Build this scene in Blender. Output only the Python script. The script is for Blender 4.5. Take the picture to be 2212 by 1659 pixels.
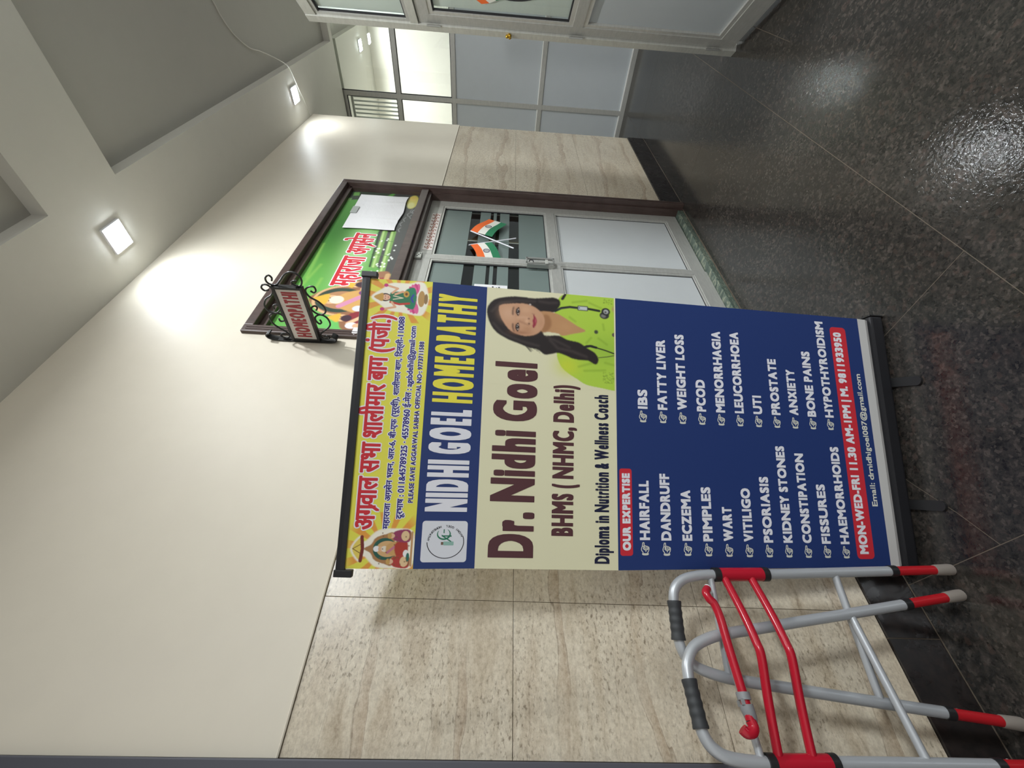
import bpy, bmesh, math, random
import numpy as np
from mathutils import Vector, Matrix

random.seed(4)
rng = np.random.default_rng(7)
scn = bpy.context.scene
COL = scn.collection
for o in list(bpy.data.objects):
    bpy.data.objects.remove(o)

# ------------------------------------------------------------------ camera
# world: x runs right along the tiled wall, y into it, z up; the wall is the plane y = 1.48
CAMZ = 1.4782
YAW, PITCH, ROLL = math.radians(42.839), math.radians(2.421), math.radians(-2.857)
fwd = np.array([math.sin(YAW)*math.cos(PITCH), math.cos(YAW)*math.cos(PITCH), -math.sin(PITCH)])
rgt = np.array([math.cos(YAW), -math.sin(YAW), 0.0])
dwn = np.cross(fwd, rgt)
c_, s_ = math.cos(ROLL), math.sin(ROLL)
r2 = c_*rgt + s_*dwn
d2 = -s_*rgt + c_*dwn
cam = bpy.data.cameras.new('camera')
cam.sensor_fit = 'HORIZONTAL'; cam.sensor_width = 36.0
cam.lens = 916.25/2212*36.0
cam.clip_start = 0.02; cam.clip_end = 100
cam_o = bpy.data.objects.new('camera', cam); COL.objects.link(cam_o)
mw = Matrix.Identity(4)
for i in range(3):
    mw[i][0] = d2[i]; mw[i][1] = r2[i]; mw[i][2] = -fwd[i]
mw[2][3] = CAMZ
cam_o.matrix_world = mw
scn.camera = cam_o

# ------------------------------------------------------------------ world, exposure
wd = bpy.data.worlds.new('world'); scn.world = wd; wd.use_nodes = True
bg = wd.node_tree.nodes['Background']
bg.inputs[0].default_value = (1.0, 0.985, 0.96, 1); bg.inputs[1].default_value = 0.55
scn.view_settings.view_transform = 'Standard'
scn.view_settings.look = 'None'
scn.view_settings.exposure = 0.42
scn.view_settings.gamma = 1.0
scn.view_settings.use_curve_mapping = False
LAMP_W = 1.6
LAMP_COL = (0.96, 0.985, 1.0)
LAMP_SPREAD = math.radians(170)
DIFF_E = 60.0

# ------------------------------------------------------------------ helpers
def lin(r, g=None, b=None):
    if g is None: r, g, b = r
    f = lambda v: (v/255/12.92) if v/255 <= 0.04045 else ((v/255+0.055)/1.055)**2.4
    return (f(r), f(g), f(b))
def lin_a(a):
    a = np.asarray(a, float)/255
    return np.where(a <= 0.04045, a/12.92, ((a+0.055)/1.055)**2.4)

def mat(name, col, rough=0.5, metal=0.0, spec=0.5, emit=None, es=0.0):
    m = bpy.data.materials.new(name); m.use_nodes = True
    b = m.node_tree.nodes['Principled BSDF']
    b.inputs['Base Color'].default_value = (*col, 1)
    b.inputs['Roughness'].default_value = rough
    b.inputs['Metallic'].default_value = metal
    b.inputs['Specular IOR Level'].default_value = spec
    if emit:
        b.inputs['Emission Color'].default_value = (*emit, 1); b.inputs['Emission Strength'].default_value = es
    return m
def N(m, kind, **kw):
    n = m.node_tree.nodes.new(kind)
    for k, v in kw.items(): setattr(n, k, v)
    return n
def L(m, a, b): m.node_tree.links.new(a, b)
def P(m): return m.node_tree.nodes['Principled BSDF']
def ramp(m, fac, stops, interp='LINEAR'):
    n = N(m, 'ShaderNodeValToRGB'); n.color_ramp.interpolation = interp
    e = n.color_ramp.elements
    while len(e) < len(stops): e.new(0.5)
    for el, (p, c) in zip(e, stops):
        el.position = p; el.color = (*c, 1) if len(c) == 3 else c
    L(m, fac, n.inputs[0]); return n
def coords(m, scale=(1, 1, 1), rot=(0, 0, 0)):
    tc = N(m, 'ShaderNodeTexCoord'); mp = N(m, 'ShaderNodeMapping')
    mp.inputs['Scale'].default_value = scale; mp.inputs['Rotation'].default_value = rot
    L(m, tc.outputs['Object'], mp.inputs[0]); return mp.outputs[0]
def noise(m, vec, scale, detail=4, rough=0.55, dist=0.0):
    n = N(m, 'ShaderNodeTexNoise'); n.inputs['Scale'].default_value = scale
    n.inputs['Detail'].default_value = detail; n.inputs['Roughness'].default_value = rough
    n.inputs['Distortion'].default_value = dist
    L(m, vec, n.inputs['Vector']); return n.outputs['Fac']
def mix(m, fac, a, b, blend='MIX'):
    n = N(m, 'ShaderNodeMix', data_type='RGBA', blend_type=blend)
    if isinstance(fac, (int, float)): n.inputs[0].default_value = fac
    else: L(m, fac, n.inputs[0])
    for s, v in ((n.inputs[6], a), (n.inputs[7], b)):
        if isinstance(v, tuple): s.default_value = (*v, 1) if len(v) == 3 else v
        else: L(m, v, s)
    return n.outputs[2]
def bump(m, h, strength, dist=0.01):
    n = N(m, 'ShaderNodeBump'); n.inputs['Strength'].default_value = strength; n.inputs['Distance'].default_value = dist
    L(m, h, n.inputs['Height']); L(m, n.outputs[0], P(m).inputs['Normal'])

def link(name, me, m, parent=None):
    o = bpy.data.objects.new(name, me); COL.objects.link(o)
    if m is not None:
        for mm in (m if isinstance(m, (list, tuple)) else [m]): me.materials.append(mm)
    if parent: o.parent = parent; o.matrix_parent_inverse = parent.matrix_world.inverted()
    return o
def obj(name, bm, m, parent=None, smooth=False):
    bmesh.ops.recalc_face_normals(bm, faces=bm.faces)
    me = bpy.data.meshes.new(name); bm.to_mesh(me); bm.free()
    if smooth:
        me.polygons.foreach_set('use_smooth', [True]*len(me.polygons))
        me.set_sharp_from_angle(angle=math.radians(40))
    return link(name, me, m, parent)
def empty(name, loc=(0, 0, 0)):
    o = bpy.data.objects.new(name, None); COL.objects.link(o); o.location = loc; o.empty_display_size = 0.1
    o.matrix_world = Matrix.Translation(loc)
    return o
def tag(o, label=None, cat=None, group=None, kind=None):
    if label: o['label'] = label
    if cat: o['category'] = cat
    if group: o['group'] = group
    if kind: o['kind'] = kind
    return o
def struct(o): o['kind'] = 'structure'; return o

def add_box(bm, x0, x1, y0, y1, z0, z1, bev=0.0, fr=None):
    """box; fr = (origin, ux, uy) maps local x, y to the world (z stays up)"""
    vs = []
    for x in (x0, x1):
        for y in (y0, y1):
            for z in (z0, z1):
                p = Vector((x, y, z))
                if fr: p = Vector(fr[0]) + Vector(fr[1])*x + Vector(fr[2])*y + Vector((0, 0, z))
                vs.append(bm.verts.new(p))
    q = [(0, 1, 3, 2), (4, 6, 7, 5), (0, 4, 5, 1), (2, 3, 7, 6), (0, 2, 6, 4), (1, 5, 7, 3)]
    fs = [bm.faces.new([vs[i] for i in f]) for f in q]
    if bev > 0:
        es = list({e for f in fs for e in f.edges})
        bmesh.ops.bevel(bm, geom=es, offset=bev, segments=2, affect='EDGES', profile=0.6)
def box(name, m, x0, x1, y0, y1, z0, z1, parent=None, bev=0.0, fr=None):
    bm = bmesh.new(); add_box(bm, x0, x1, y0, y1, z0, z1, bev, fr)
    return obj(name, bm, m, parent)
def smooth_path(pts, sub=5, closed=False):
    pts = [Vector(p) for p in pts]; out = []
    n = len(pts)
    for i in range(n-1):
        p0 = pts[max(i-1, 0)]; p1 = pts[i]; p2_ = pts[i+1]; p3 = pts[min(i+2, n-1)]
        for k in range(sub):
            t = k/sub
            out.append(0.5*((2*p1) + (p2_-p0)*t + (2*p0-5*p1+4*p2_-p3)*t*t + (3*p1-p0-3*p2_+p3)*t**3))
    out.append(pts[-1]); return out
def add_tube(bm, pts, r, n=12, caps=True):
    pts = [Vector(p) for p in pts]
    k = len(pts)
    rs = r if isinstance(r, (list, tuple)) else [r]*k
    t0 = (pts[1]-pts[0]).normalized()
    up = Vector((0, 0, 1)) if abs(t0.z) < 0.9 else Vector((0, 1, 0))
    a = t0.cross(up).normalized(); rings = []
    for i in range(k):
        t = (pts[min(i+1, k-1)]-pts[max(i-1, 0)]).normalized()
        a = (a - t*a.dot(t)).normalized(); b = t.cross(a)
        rings.append([bm.verts.new(pts[i] + (a*math.cos(2*math.pi*j/n) + b*math.sin(2*math.pi*j/n))*rs[i]) for j in range(n)])
    for i in range(k-1):
        for j in range(n):
            bm.faces.new((rings[i][j], rings[i][(j+1) % n], rings[i+1][(j+1) % n], rings[i+1][j]))
    if caps:
        bm.faces.new(list(reversed(rings[0]))); bm.faces.new(rings[-1])
def tube(name, m, pts, r, parent=None, n=12):
    bm = bmesh.new(); add_tube(bm, pts, r, n); return obj(name, bm, m, parent, True)
def poly_mesh(name, V, F, m, parent=None):
    me = bpy.data.meshes.new(name); me.from_pydata([tuple(v) for v in V], [], F); me.update()
    return link(name, me, m, parent)

# ------------------------------------------------------------------ materials
def speckle_paint(name, base, var, rough, bmp=0.03):
    m = mat(name, base, rough)
    v = coords(m)
    n1 = noise(m, v, 1.3, 5, 0.6)
    n2 = noise(m, v, 9, 4, 0.6)
    c = mix(m, n1, tuple(x*(1-var) for x in base), tuple(min(1, x*(1+var*0.5)) for x in base))
    c = mix(m, 0.12, c, ramp(m, n2, [(0.3, tuple(x*0.8 for x in base)), (0.7, base)]).outputs[0])
    L(m, c, P(m).inputs['Base Color'])
    bump(m, noise(m, v, 5, 3, 0.6), bmp, 0.02)
    return m
M = {}
M['wall'] = speckle_paint('cream_enamel_paint', lin(218, 210, 193), 0.06, 0.5, 0.05)
P(M['wall']).inputs['Specular IOR Level'].default_value = 0.3
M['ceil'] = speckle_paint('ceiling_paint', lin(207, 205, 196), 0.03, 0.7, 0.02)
M['coffer'] = speckle_paint('recess_grey', lin(176, 174, 166), 0.03, 0.7, 0.02)  # recessed panels a darker grey than the soffit
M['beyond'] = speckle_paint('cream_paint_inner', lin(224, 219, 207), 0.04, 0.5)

# travertine wall tiles
def travertine():
    m = mat('travertine_tile', (0.5, 0.45, 0.36), 0.28, 0, 0.5)
    v = coords(m, (0.55, 1, 3.2))
    dis = noise(m, coords(m, (1.2, 1, 2.0)), 2.2, 4, 0.6)
    n1 = noise(m, v, 2.6, 6, 0.62, 0.7)
    base = ramp(m, n1, [(0.2, lin(150, 132, 108)), (0.38, lin(202, 189, 168)), (0.5, lin(222, 213, 195)), (0.62, lin(210, 198, 178)), (0.78, lin(170, 150, 126))])
    # brown veins along the tile: soft bands with thin dark edges, broken up by a slow noise
    wv = N(m, 'ShaderNodeTexWave', wave_type='BANDS', bands_direction='Z', wave_profile='SAW')
    wv.inputs['Scale'].default_value = 0.62; wv.inputs['Distortion'].default_value = 5.5
    wv.inputs['Detail'].default_value = 5; wv.inputs['Detail Scale'].default_value = 1.7; wv.inputs['Detail Roughness'].default_value = 0.62
    L(m, coords(m, (0.42, 0.3, 1.7)), wv.inputs['Vector'])
    band = ramp(m, wv.outputs['Fac'], [(0.0, (0, 0, 0)), (0.02, (0.7, 0.7, 0.7)), (0.11, (0.35, 0.35, 0.35)), (0.13, (0, 0, 0))])
    edge = ramp(m, wv.outputs['Fac'], [(0.0, (0.9, 0.9, 0.9)), (0.012, (0.0, 0.0, 0.0)), (0.118, (0, 0, 0)), (0.127, (0.8, 0.8, 0.8)), (0.136, (0, 0, 0)), (0.42, (0, 0, 0)), (0.425, (0.5, 0.5, 0.5)), (0.433, (0, 0, 0))])
    vg = ramp(m, noise(m, coords(m, (0.9, 1, 1.6)), 2.4, 3, 0.55), [(0.36, (0.15, 0.15, 0.15)), (0.52, (1, 1, 1))])
    def mul(a, b):
        q = N(m, 'ShaderNodeMath', operation='MULTIPLY'); L(m, a, q.inputs[0]); L(m, b, q.inputs[1]); return q.outputs[0]
    c = mix(m, mul(band.outputs[0], vg.outputs[0]), base.outputs[0], lin(164, 138, 112))
    c = mix(m, mul(edge.outputs[0], vg.outputs[0]), c, lin(112, 88, 68))
    # pits
    n2 = noise(m, coords(m, (0.8, 1, 1.6)), 75, 3, 0.6)
    n3 = noise(m, coords(m, (0.8, 1, 1.2)), 4.2, 3, 0.5)
    pit = ramp(m, n2, [(0.36, (1, 1, 1)), (0.46, (0, 0, 0))])
    gate = ramp(m, n3, [(0.42, (0.15, 0.15, 0.15)), (0.62, (0.9, 0.9, 0.9))])
    pm = N(m, 'ShaderNodeMath', operation='MULTIPLY'); L(m, pit.outputs[0], pm.inputs[0]); L(m, gate.outputs[0], pm.inputs[1])
    c = mix(m, pm.outputs[0], c, lin(120, 106, 88))
    fine = noise(m, coords(m, (0.8, 1, 1.1)), 95, 4, 0.7)
    c = mix(m, 0.30, c, ramp(m, fine, [(0.34, lin(138, 122, 100)), (0.5, lin(204, 190, 166)), (0.66, lin(244, 234, 214))]).outputs[0])
    c = mix(m, 1.0, c, (0.88, 0.865, 0.83), 'MULTIPLY')
    L(m, c, P(m).inputs['Base Color'])
    return m
M['tile'] = travertine()
M['grout'] = mat('tile_grout', lin(120, 108, 90), 0.9)

# dark leather finished granite floor
def granite(name, dark, warm, fleck, rough, bmp):
    m = mat(name, dark, rough, 0, 0.5)
    v = coords(m)
    n1 = noise(m, v, 34, 6, 0.72, 0.4)
    n2 = noise(m, v, 11, 4, 0.6, 0.8)
    n3 = noise(m, v, 2.6, 3, 0.5)
    base = ramp(m, n1, [(0.33, tuple(x*0.4 for x in dark)), (0.47, dark), (0.58, warm), (0.72, fleck)])
    c = base.outputs[0]
    def flakes(scale, lo, hi, col, amt):
        nonlocal c
        dv = N(m, 'ShaderNodeVectorMath', operation='ADD')
        nz = N(m, 'ShaderNodeTexNoise'); nz.inputs['Scale'].default_value = scale*0.7; L(m, v, nz.inputs['Vector'])
        sc = N(m, 'ShaderNodeVectorMath', operation='SCALE'); L(m, nz.outputs['Color'], sc.inputs[0]); sc.inputs['Scale'].default_value = 0.9/scale
        L(m, v, dv.inputs[0]); L(m, sc.outputs[0], dv.inputs[1])
        vo = N(m, 'ShaderNodeTexVoronoi'); vo.inputs['Scale'].default_value = scale; L(m, dv.outputs[0], vo.inputs['Vector'])
        sp = N(m, 'ShaderNodeSeparateColor'); L(m, vo.outputs['Color'], sp.inputs[0])
        f = ramp(m, sp.outputs[0], [(lo, (0, 0, 0)), (hi, (amt,)*3)])
        c = mix(m, f.outputs[0], c, col)
    k_ = 1.0 if bmp else 0.12
    flakes(115, 0.80, 0.98, tuple(x*1.15 for x in fleck), 0.5*k_)
    flakes(130, 0.86, 0.97, tuple(x*0.35 for x in dark), 0.7*k_)
    flakes(62, 0.90, 0.98, lin(80, 62, 55), 0.3*k_)
    c = mix(m, ramp(m, n3, [(0.35, (0.0, 0, 0)), (0.65, (0.4, 0.4, 0.4))]).outputs[0], c, tuple(x*0.6 for x in dark))
    L(m, c, P(m).inputs['Base Color'])
    rr = ramp(m, n2, [(0.3, (rough*0.75,)*3), (0.7, (min(1, rough*1.4),)*3)])
    L(m, rr.outputs[0], P(m).inputs['Roughness'])
    if bmp:
        hb = noise(m, v, 85, 3, 0.6, 0.3)
        bump(m, hb, bmp, 0.004)
    return m
M['floor'] = granite('brown_granite', lin(43, 41, 38), lin(56, 51, 47), lin(82, 75, 69), 0.065, 0.17)
M['skirt'] = granite('black_granite', lin(29, 25, 24), lin(37, 30, 28), lin(46, 38, 36), 0.3, 0.0)
M['floor_grout'] = mat('floor_joint', lin(92, 82, 70), 0.9)
def marble_green():
    m = mat('green_marble', lin(70, 82, 74), 0.3)
    w = noise(m, coords(m, (2, 1, 6), (0, 0.5, 0.3)), 7, 6, 0.7, 2.2)
    L(m, ramp(m, w, [(0.35, lin(50, 62, 56)), (0.52, lin(84, 98, 88)), (0.6, lin(150, 152, 132)), (0.66, lin(70, 84, 76))]).outputs[0], P(m).inputs['Base Color'])
    return m
M['sill'] = marble_green()
def wood():
    m = mat('dark_brown_wood', lin(74, 58, 54), 0.42)
    w = noise(m, coords(m, (6, 6, 6)), 1.2, 4, 0.6)
    g = noise(m, coords(m, (40, 40, 5)), 1.0, 4, 0.7)
    c = ramp(m, w, [(0.3, lin(62, 47, 43)), (0.7, lin(84, 68, 64))])
    c = mix(m, 0.35, c.outputs[0], ramp(m, g, [(0.3, lin(50, 38, 34)), (0.7, lin(92, 76, 70))]).outputs[0])
    L(m, c, P(m).inputs['Base Color']); return m
M['wood'] = wood()
M['slate'] = mat('dark_slate_paint', lin(74, 74, 82), 0.5)
def alu(name, c, metal=0.35, rough=0.42):
    m = mat(name, c, rough, metal, 0.5)
    n = noise(m, coords(m, (3, 3, 12)), 6, 4, 0.6)
    L(m, ramp(m, n, [(0.3, tuple(x*0.86 for x in c)), (0.7, c)]).outputs[0], P(m).inputs['Base Color'])
    return m
M['alu'] = alu('anodised_aluminium', lin(182, 181, 175), 0.25)
M['alu_lt'] = alu('pale_aluminium', lin(206, 206, 198))  # a paler tone than the rest of the aluminium
M['alu_bead'] = alu('aluminium_bead', lin(205, 204, 198), 0.4, 0.35)
M['bead_lit'] = mat('painted_light_bead', lin(236, 236, 230), 0.4)  # white tone paints in the light on upward faces
M['gasket'] = mat('black_rubber_gasket', lin(30, 30, 34), 0.6)
M['lam'] = speckle_paint('grey_laminate', lin(182, 187, 189), 0.03, 0.4, 0.0)
M['lam_door'] = speckle_paint('pale_grey_laminate', lin(196, 199, 199), 0.03, 0.45, 0.0)
def glass(name, tint, spec=1.0, clear=0.9):
    m = bpy.data.materials.new(name); m.use_nodes = True
    nt = m.node_tree; nt.nodes.remove(P(m)); out = nt.nodes['Material Output']
    tr = N(m, 'ShaderNodeBsdfTransparent'); tr.inputs[0].default_value = (*tint, 1)
    gl = N(m, 'ShaderNodeBsdfGlossy'); gl.inputs['Roughness'].default_value = 0.02
    gl.inputs['Color'].default_value = (0.95, 0.97, 0.97, 1)
    fr = N(m, 'ShaderNodeFresnel'); fr.inputs['IOR'].default_value = 1.52
    ml = N(m, 'ShaderNodeMath', operation='MULTIPLY'); ml.inputs[1].default_value = spec
    # no reflection where a ray leaves the pane again (the pane is thin and does not bend light)
    ge = N(m, 'ShaderNodeNewGeometry'); iv = N(m, 'ShaderNodeMath', operation='SUBTRACT'); iv.inputs[0].default_value = 1.0
    L(m, ge.outputs['Backfacing'], iv.inputs[1]); m2 = N(m, 'ShaderNodeMath', operation='MULTIPLY'); L(m, fr.outputs[0], m2.inputs[0]); L(m, iv.outputs[0], m2.inputs[1])
    L(m, m2.outputs[0], ml.inputs[0])
    mx = N(m, 'ShaderNodeMixShader'); L(m, ml.outputs[0], mx.inputs[0]); L(m, tr.outputs[0], mx.inputs[1]); L(m, gl.outputs[0], mx.inputs[2])
    L(m, mx.outputs[0], out.inputs[0]); return m
M['glass'] = glass('clear_glass', (0.93, 0.96, 0.94), 1.3)
M['glass_dark'] = glass('door_glass', (0.72, 0.78, 0.76), 1.2)
def hazy():
    m = glass('hazy_glass', (0.9, 0.93, 0.92), 1.2)
    out = m.node_tree.nodes['Material Output']; src = out.inputs[0].links[0].from_socket
    df = N(m, 'ShaderNodeBsdfDiffuse'); df.inputs[0].default_value = (*lin(214, 210, 200), 1)
    mx = N(m, 'ShaderNodeMixShader'); mx.inputs[0].default_value = 0.18
    L(m, src, mx.inputs[1]); L(m, df.outputs[0], mx.inputs[2]); L(m, mx.outputs[0], out.inputs[0]); return m
M['glass_haze'] = hazy()
M['film'] = mat('frosted_film', lin(112, 125, 121), 0.35)
M['slat'] = mat('reflection_strip', lin(196, 196, 192), 0.5)  # tone of the imitated reflection stripes
M['iron'] = mat('black_wrought_iron', lin(38, 38, 38), 0.42, 0.2)
M['sign_white'] = speckle_paint('sign_face', lin(214, 206, 200), 0.05, 0.5, 0.0)
M['sign_red'] = mat('sign_red', lin(158, 44, 52), 0.5)
M['silver'] = mat('silver_tube_paint', lin(172, 175, 178), 0.36, 0.3)
M['red'] = mat('red_gloss_paint', lin(172, 22, 42), 0.22)
M['redfoot'] = mat('red_leg_paint', lin(168, 20, 30), 0.4)
M['blackpl'] = mat('black_plastic', lin(28, 28, 29), 0.45)
M['grip'] = mat('black_foam_grip', lin(48, 50, 52), 0.6)
M['rubber'] = mat('grey_rubber', lin(128, 120, 112), 0.8)
M['greypl'] = mat('grey_plastic', lin(130, 132, 134), 0.5)
M['base_blk'] = mat('black_base', lin(24, 24, 28), 0.5)
M['brass'] = mat('brass', lin(200, 160, 60), 0.25, 0.9)
M['steel'] = mat('steel', lin(180, 180, 176), 0.3, 0.7)
M['wire'] = mat('white_wire', lin(205, 203, 196), 0.5)
M['paper'] = mat('white_paper', lin(230, 229, 230), 0.7)
bump(M['paper'], noise(M['paper'], coords(M['paper'], (1, 1, 2.2)), 13, 4, 0.6, 1.5), 0.22, 0.012)
M['led'] = mat('led_diffuser', (0.9, 0.9, 0.9), 0.5, emit=(0.86, 0.94, 1.0), es=DIFF_E)
M['led_frame'] = mat('white_lamp_frame', lin(230, 232, 235), 0.4)
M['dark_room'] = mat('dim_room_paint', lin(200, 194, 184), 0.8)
VIN = dict(rough=0.45, spec=0.35)
M['vinyl_back'] = mat('vinyl_white', lin(214, 213, 210), **VIN)
M['yellow'] = mat('print_yellow', lin(230, 224, 84), **VIN)
M['blue'] = mat('print_blue', lin(37, 58, 114), **VIN)
M['cream'] = mat('print_cream', lin(232, 228, 192), **VIN)
M['pwhite'] = mat('print_white', lin(236, 236, 242), **VIN)
M['pyellow'] = mat('print_bright_yellow', lin(240, 230, 78), **VIN)
M['maroon'] = mat('print_maroon', lin(88, 52, 56), **VIN)
M['navy'] = mat('print_navy', lin(30, 34, 62), **VIN)
M['purple'] = mat('print_violet_blue', lin(52, 46, 126), **VIN)
M['pred'] = mat('print_red', lin(206, 48, 58), **VIN)
M['pillred'] = mat('print_pill_red', lin(208, 50, 62), **VIN)
M['pgreen'] = mat('print_green', lin(44, 122, 92), **VIN)
M['pblack'] = mat('print_black', lin(44, 46, 52), **VIN)
M['pemail'] = mat('print_pale_cream', lin(226, 226, 212), **VIN)
M['saffron'] = mat('flag_saffron', lin(240, 108, 42), 0.7)
M['flagwhite'] = mat('flag_white', lin(232, 230, 220), 0.7)
M['flaggreen'] = mat('flag_green', lin(38, 122, 82), 0.7)
M['chakra'] = mat('chakra_navy', lin(50, 52, 90), 0.7)
def attr_mat(name, rough=0.45, spec=0.35):
    m = mat(name, (1, 1, 1), rough, 0, spec)
    a = N(m, 'ShaderNodeAttribute'); a.attribute_name = 'print'
    L(m, a.outputs['Color'], P(m).inputs['Base Color']); return m
M['picture'] = attr_mat('printed_picture')
M['picture_gloss'] = attr_mat('printed_picture_glossy', 0.42, 0.3)

# ------------------------------------------------------------------ lettering
_tcache = {}
def raw_text(body, res=3):
    key = (body, res)
    if key in _tcache: return _tcache[key]
    cu = bpy.data.curves.new('t', 'FONT'); cu.body = body; cu.size = 1.0; cu.resolution_u = res
    ob = bpy.data.objects.new('t', cu); COL.objects.link(ob)
    me = ob.to_mesh()
    V = np.array([v.co[:2] for v in me.vertices], float).reshape(-1, 2)
    F = [tuple(p.vertices) for p in me.polygons]
    ob.to_mesh_clear(); bpy.data.objects.remove(ob); bpy.data.curves.remove(cu)
    _tcache[key] = (V, F); return V, F
def pen(k): return [(2*math.pi*(i+0.5)/k, 1.0) for i in range(k)] + ([(2*math.pi*(i+0.5)/12, 0.68) for i in range(12)] + [(2*math.pi*(i+0.5)/8, 0.34) for i in range(8)] if k > 12 else [(2*math.pi*(i+0.5)/8, 0.5) for i in range(8)])
_adv = {}
def advance(ch):
    if ch not in _adv:
        _adv[ch] = raw_text(ch+'|')[0][:, 0].max() - raw_text('|')[0][:, 0].max()
    return _adv[ch]
def latin_line(body, x0, x1, z0, z1, dx, dz, ref='H', res=3, k=12, gap=0.0, stem=0.0):
    """bold condensed line: each letter narrowed so that its thickened strokes keep clear of the neighbours"""
    RV, _ = raw_text(ref, res); h0, h1 = RV[:, 1].min(), RV[:, 1].max()
    pos, x = [], 0.0
    for ch in body:
        if ch == ' ': x += advance(' ')*0.9; continue
        V, F = raw_text(ch, res); pos.append((ch, x, V, F)); x += advance(ch)
    a = pos[0][1]+pos[0][2][:, 0].min(); b = pos[-1][1]+pos[-1][2][:, 0].max()
    S = (x1-x0)/(b-a); sz_ = (z1-z0-2*dz)/(h1-h0)
    VV, FF = [], []
    for ch, xo, V, F in pos:
        l, r = V[:, 0].min(), V[:, 0].max(); w = (r-l)*S
        g = 0.055*(z1-z0)
        if r-l > 0.16: tgt = max(advance(ch)*S-g-2*dx, w*0.25)
        else: tgt = w*0.8
        cx = x0+(xo-a+(l+r)/2)*S
        if r-l > 0.16: cx += (xo+advance(ch)/2-xo-(l+r)/2)*S*0.7
        X = cx+(V[:, 0]-(l+r)/2)*(tgt/(r-l)); Z = z0+dz+(V[:, 1]-h0)*sz_
        V2 = np.stack([X, Z, 0*X], 1); base = [V2]
        for i, (t, rr) in enumerate(pen(k)):
            c1, c2 = math.cos(t), math.sin(t); q = 0.92; m_ = max(abs(c1), abs(c2))
            c1, c2 = rr*(c1*(1-q)+c1/m_*q), rr*(c2*(1-q)+c2/m_*q)
            base.append(V2+np.array([dx*c1, dz*c2, (i+1)*1.2e-5]))
        for bb_ in base:
            n = sum(len(v) for v in VV); VV.append(bb_); FF += [tuple(j+n for j in f) for f in F]
    return np.concatenate(VV), FF
def is_latin(t): return all(ord(c) < 0x250 for c in t)
def fit_text(body, x0, x1, z0, z1, dx=0.0, dz=0.0, ref='H', res=3, extra=None, k=12):
    """letters fitted to [x0,x1] x [z0,z1] (z range = height of `ref`), thickened by an ellipse dx, dz"""
    if is_latin(body) and extra is None and dx > 0: return latin_line(body, x0, x1, z0, z1, dx, dz, ref if is_latin(ref) else 'H', res, k, gap=dx*0.5)
    V, F = raw_text(body, res)
    V = V.copy(); F = list(F)
    if extra is not None: V, F = extra(V, F)
    RV, _ = raw_text(ref, res)
    h0, h1 = RV[:, 1].min(), RV[:, 1].max()
    a, b = V[:, 0].min(), V[:, 0].max()
    X = (x0+dx) + (V[:, 0]-a)*((x1-x0-2*dx)/(b-a))
    Z = (z0+dz) + (V[:, 1]-h0)*((z1-z0-2*dz)/(h1-h0))
    V2 = np.stack([X, Z, 0*X], 1)
    VV, FF = [V2], list(F); n = len(V2)
    for i, (t, rr) in enumerate(pen(k)):
        # squarish pen keeps corners crisp
        cx, cz = math.cos(t), math.sin(t); mxx = max(abs(cx), abs(cz)); q = 0.65
        cx, cz = rr*(cx*(1-q)+cx/mxx*q), rr*(cz*(1-q)+cz/mxx*q)
        VV.append(V2 + np.array([dx*cx, dz*cz, (i+1)*1.2e-5]))
        FF += [tuple(v+n*(i+1) for v in f) for f in F]
    return np.concatenate(VV), FF
def rakar(at_prefix, slash=0.30, drop=0.30):
    """adds the slanting ra stroke under the last letter of each prefix"""
    def f(V, F):
        V = list(map(tuple, V)); F = list(F)
        for pre in at_prefix:
            PV, _ = raw_text(pre)
            x = PV[:, 0].max(); w = 0.085
            z1 = 0.24; z0 = -0.14
            n = len(V)
            V += [(x-0.03, z1), (x-0.03-w*0.2, z1-0.1), (x-slash-0.02, z0), (x-slash-0.02, z0+0.09)]
            F.append((n, n+1, n+2, n+3))
        return np.array(V), F
    return f

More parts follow.
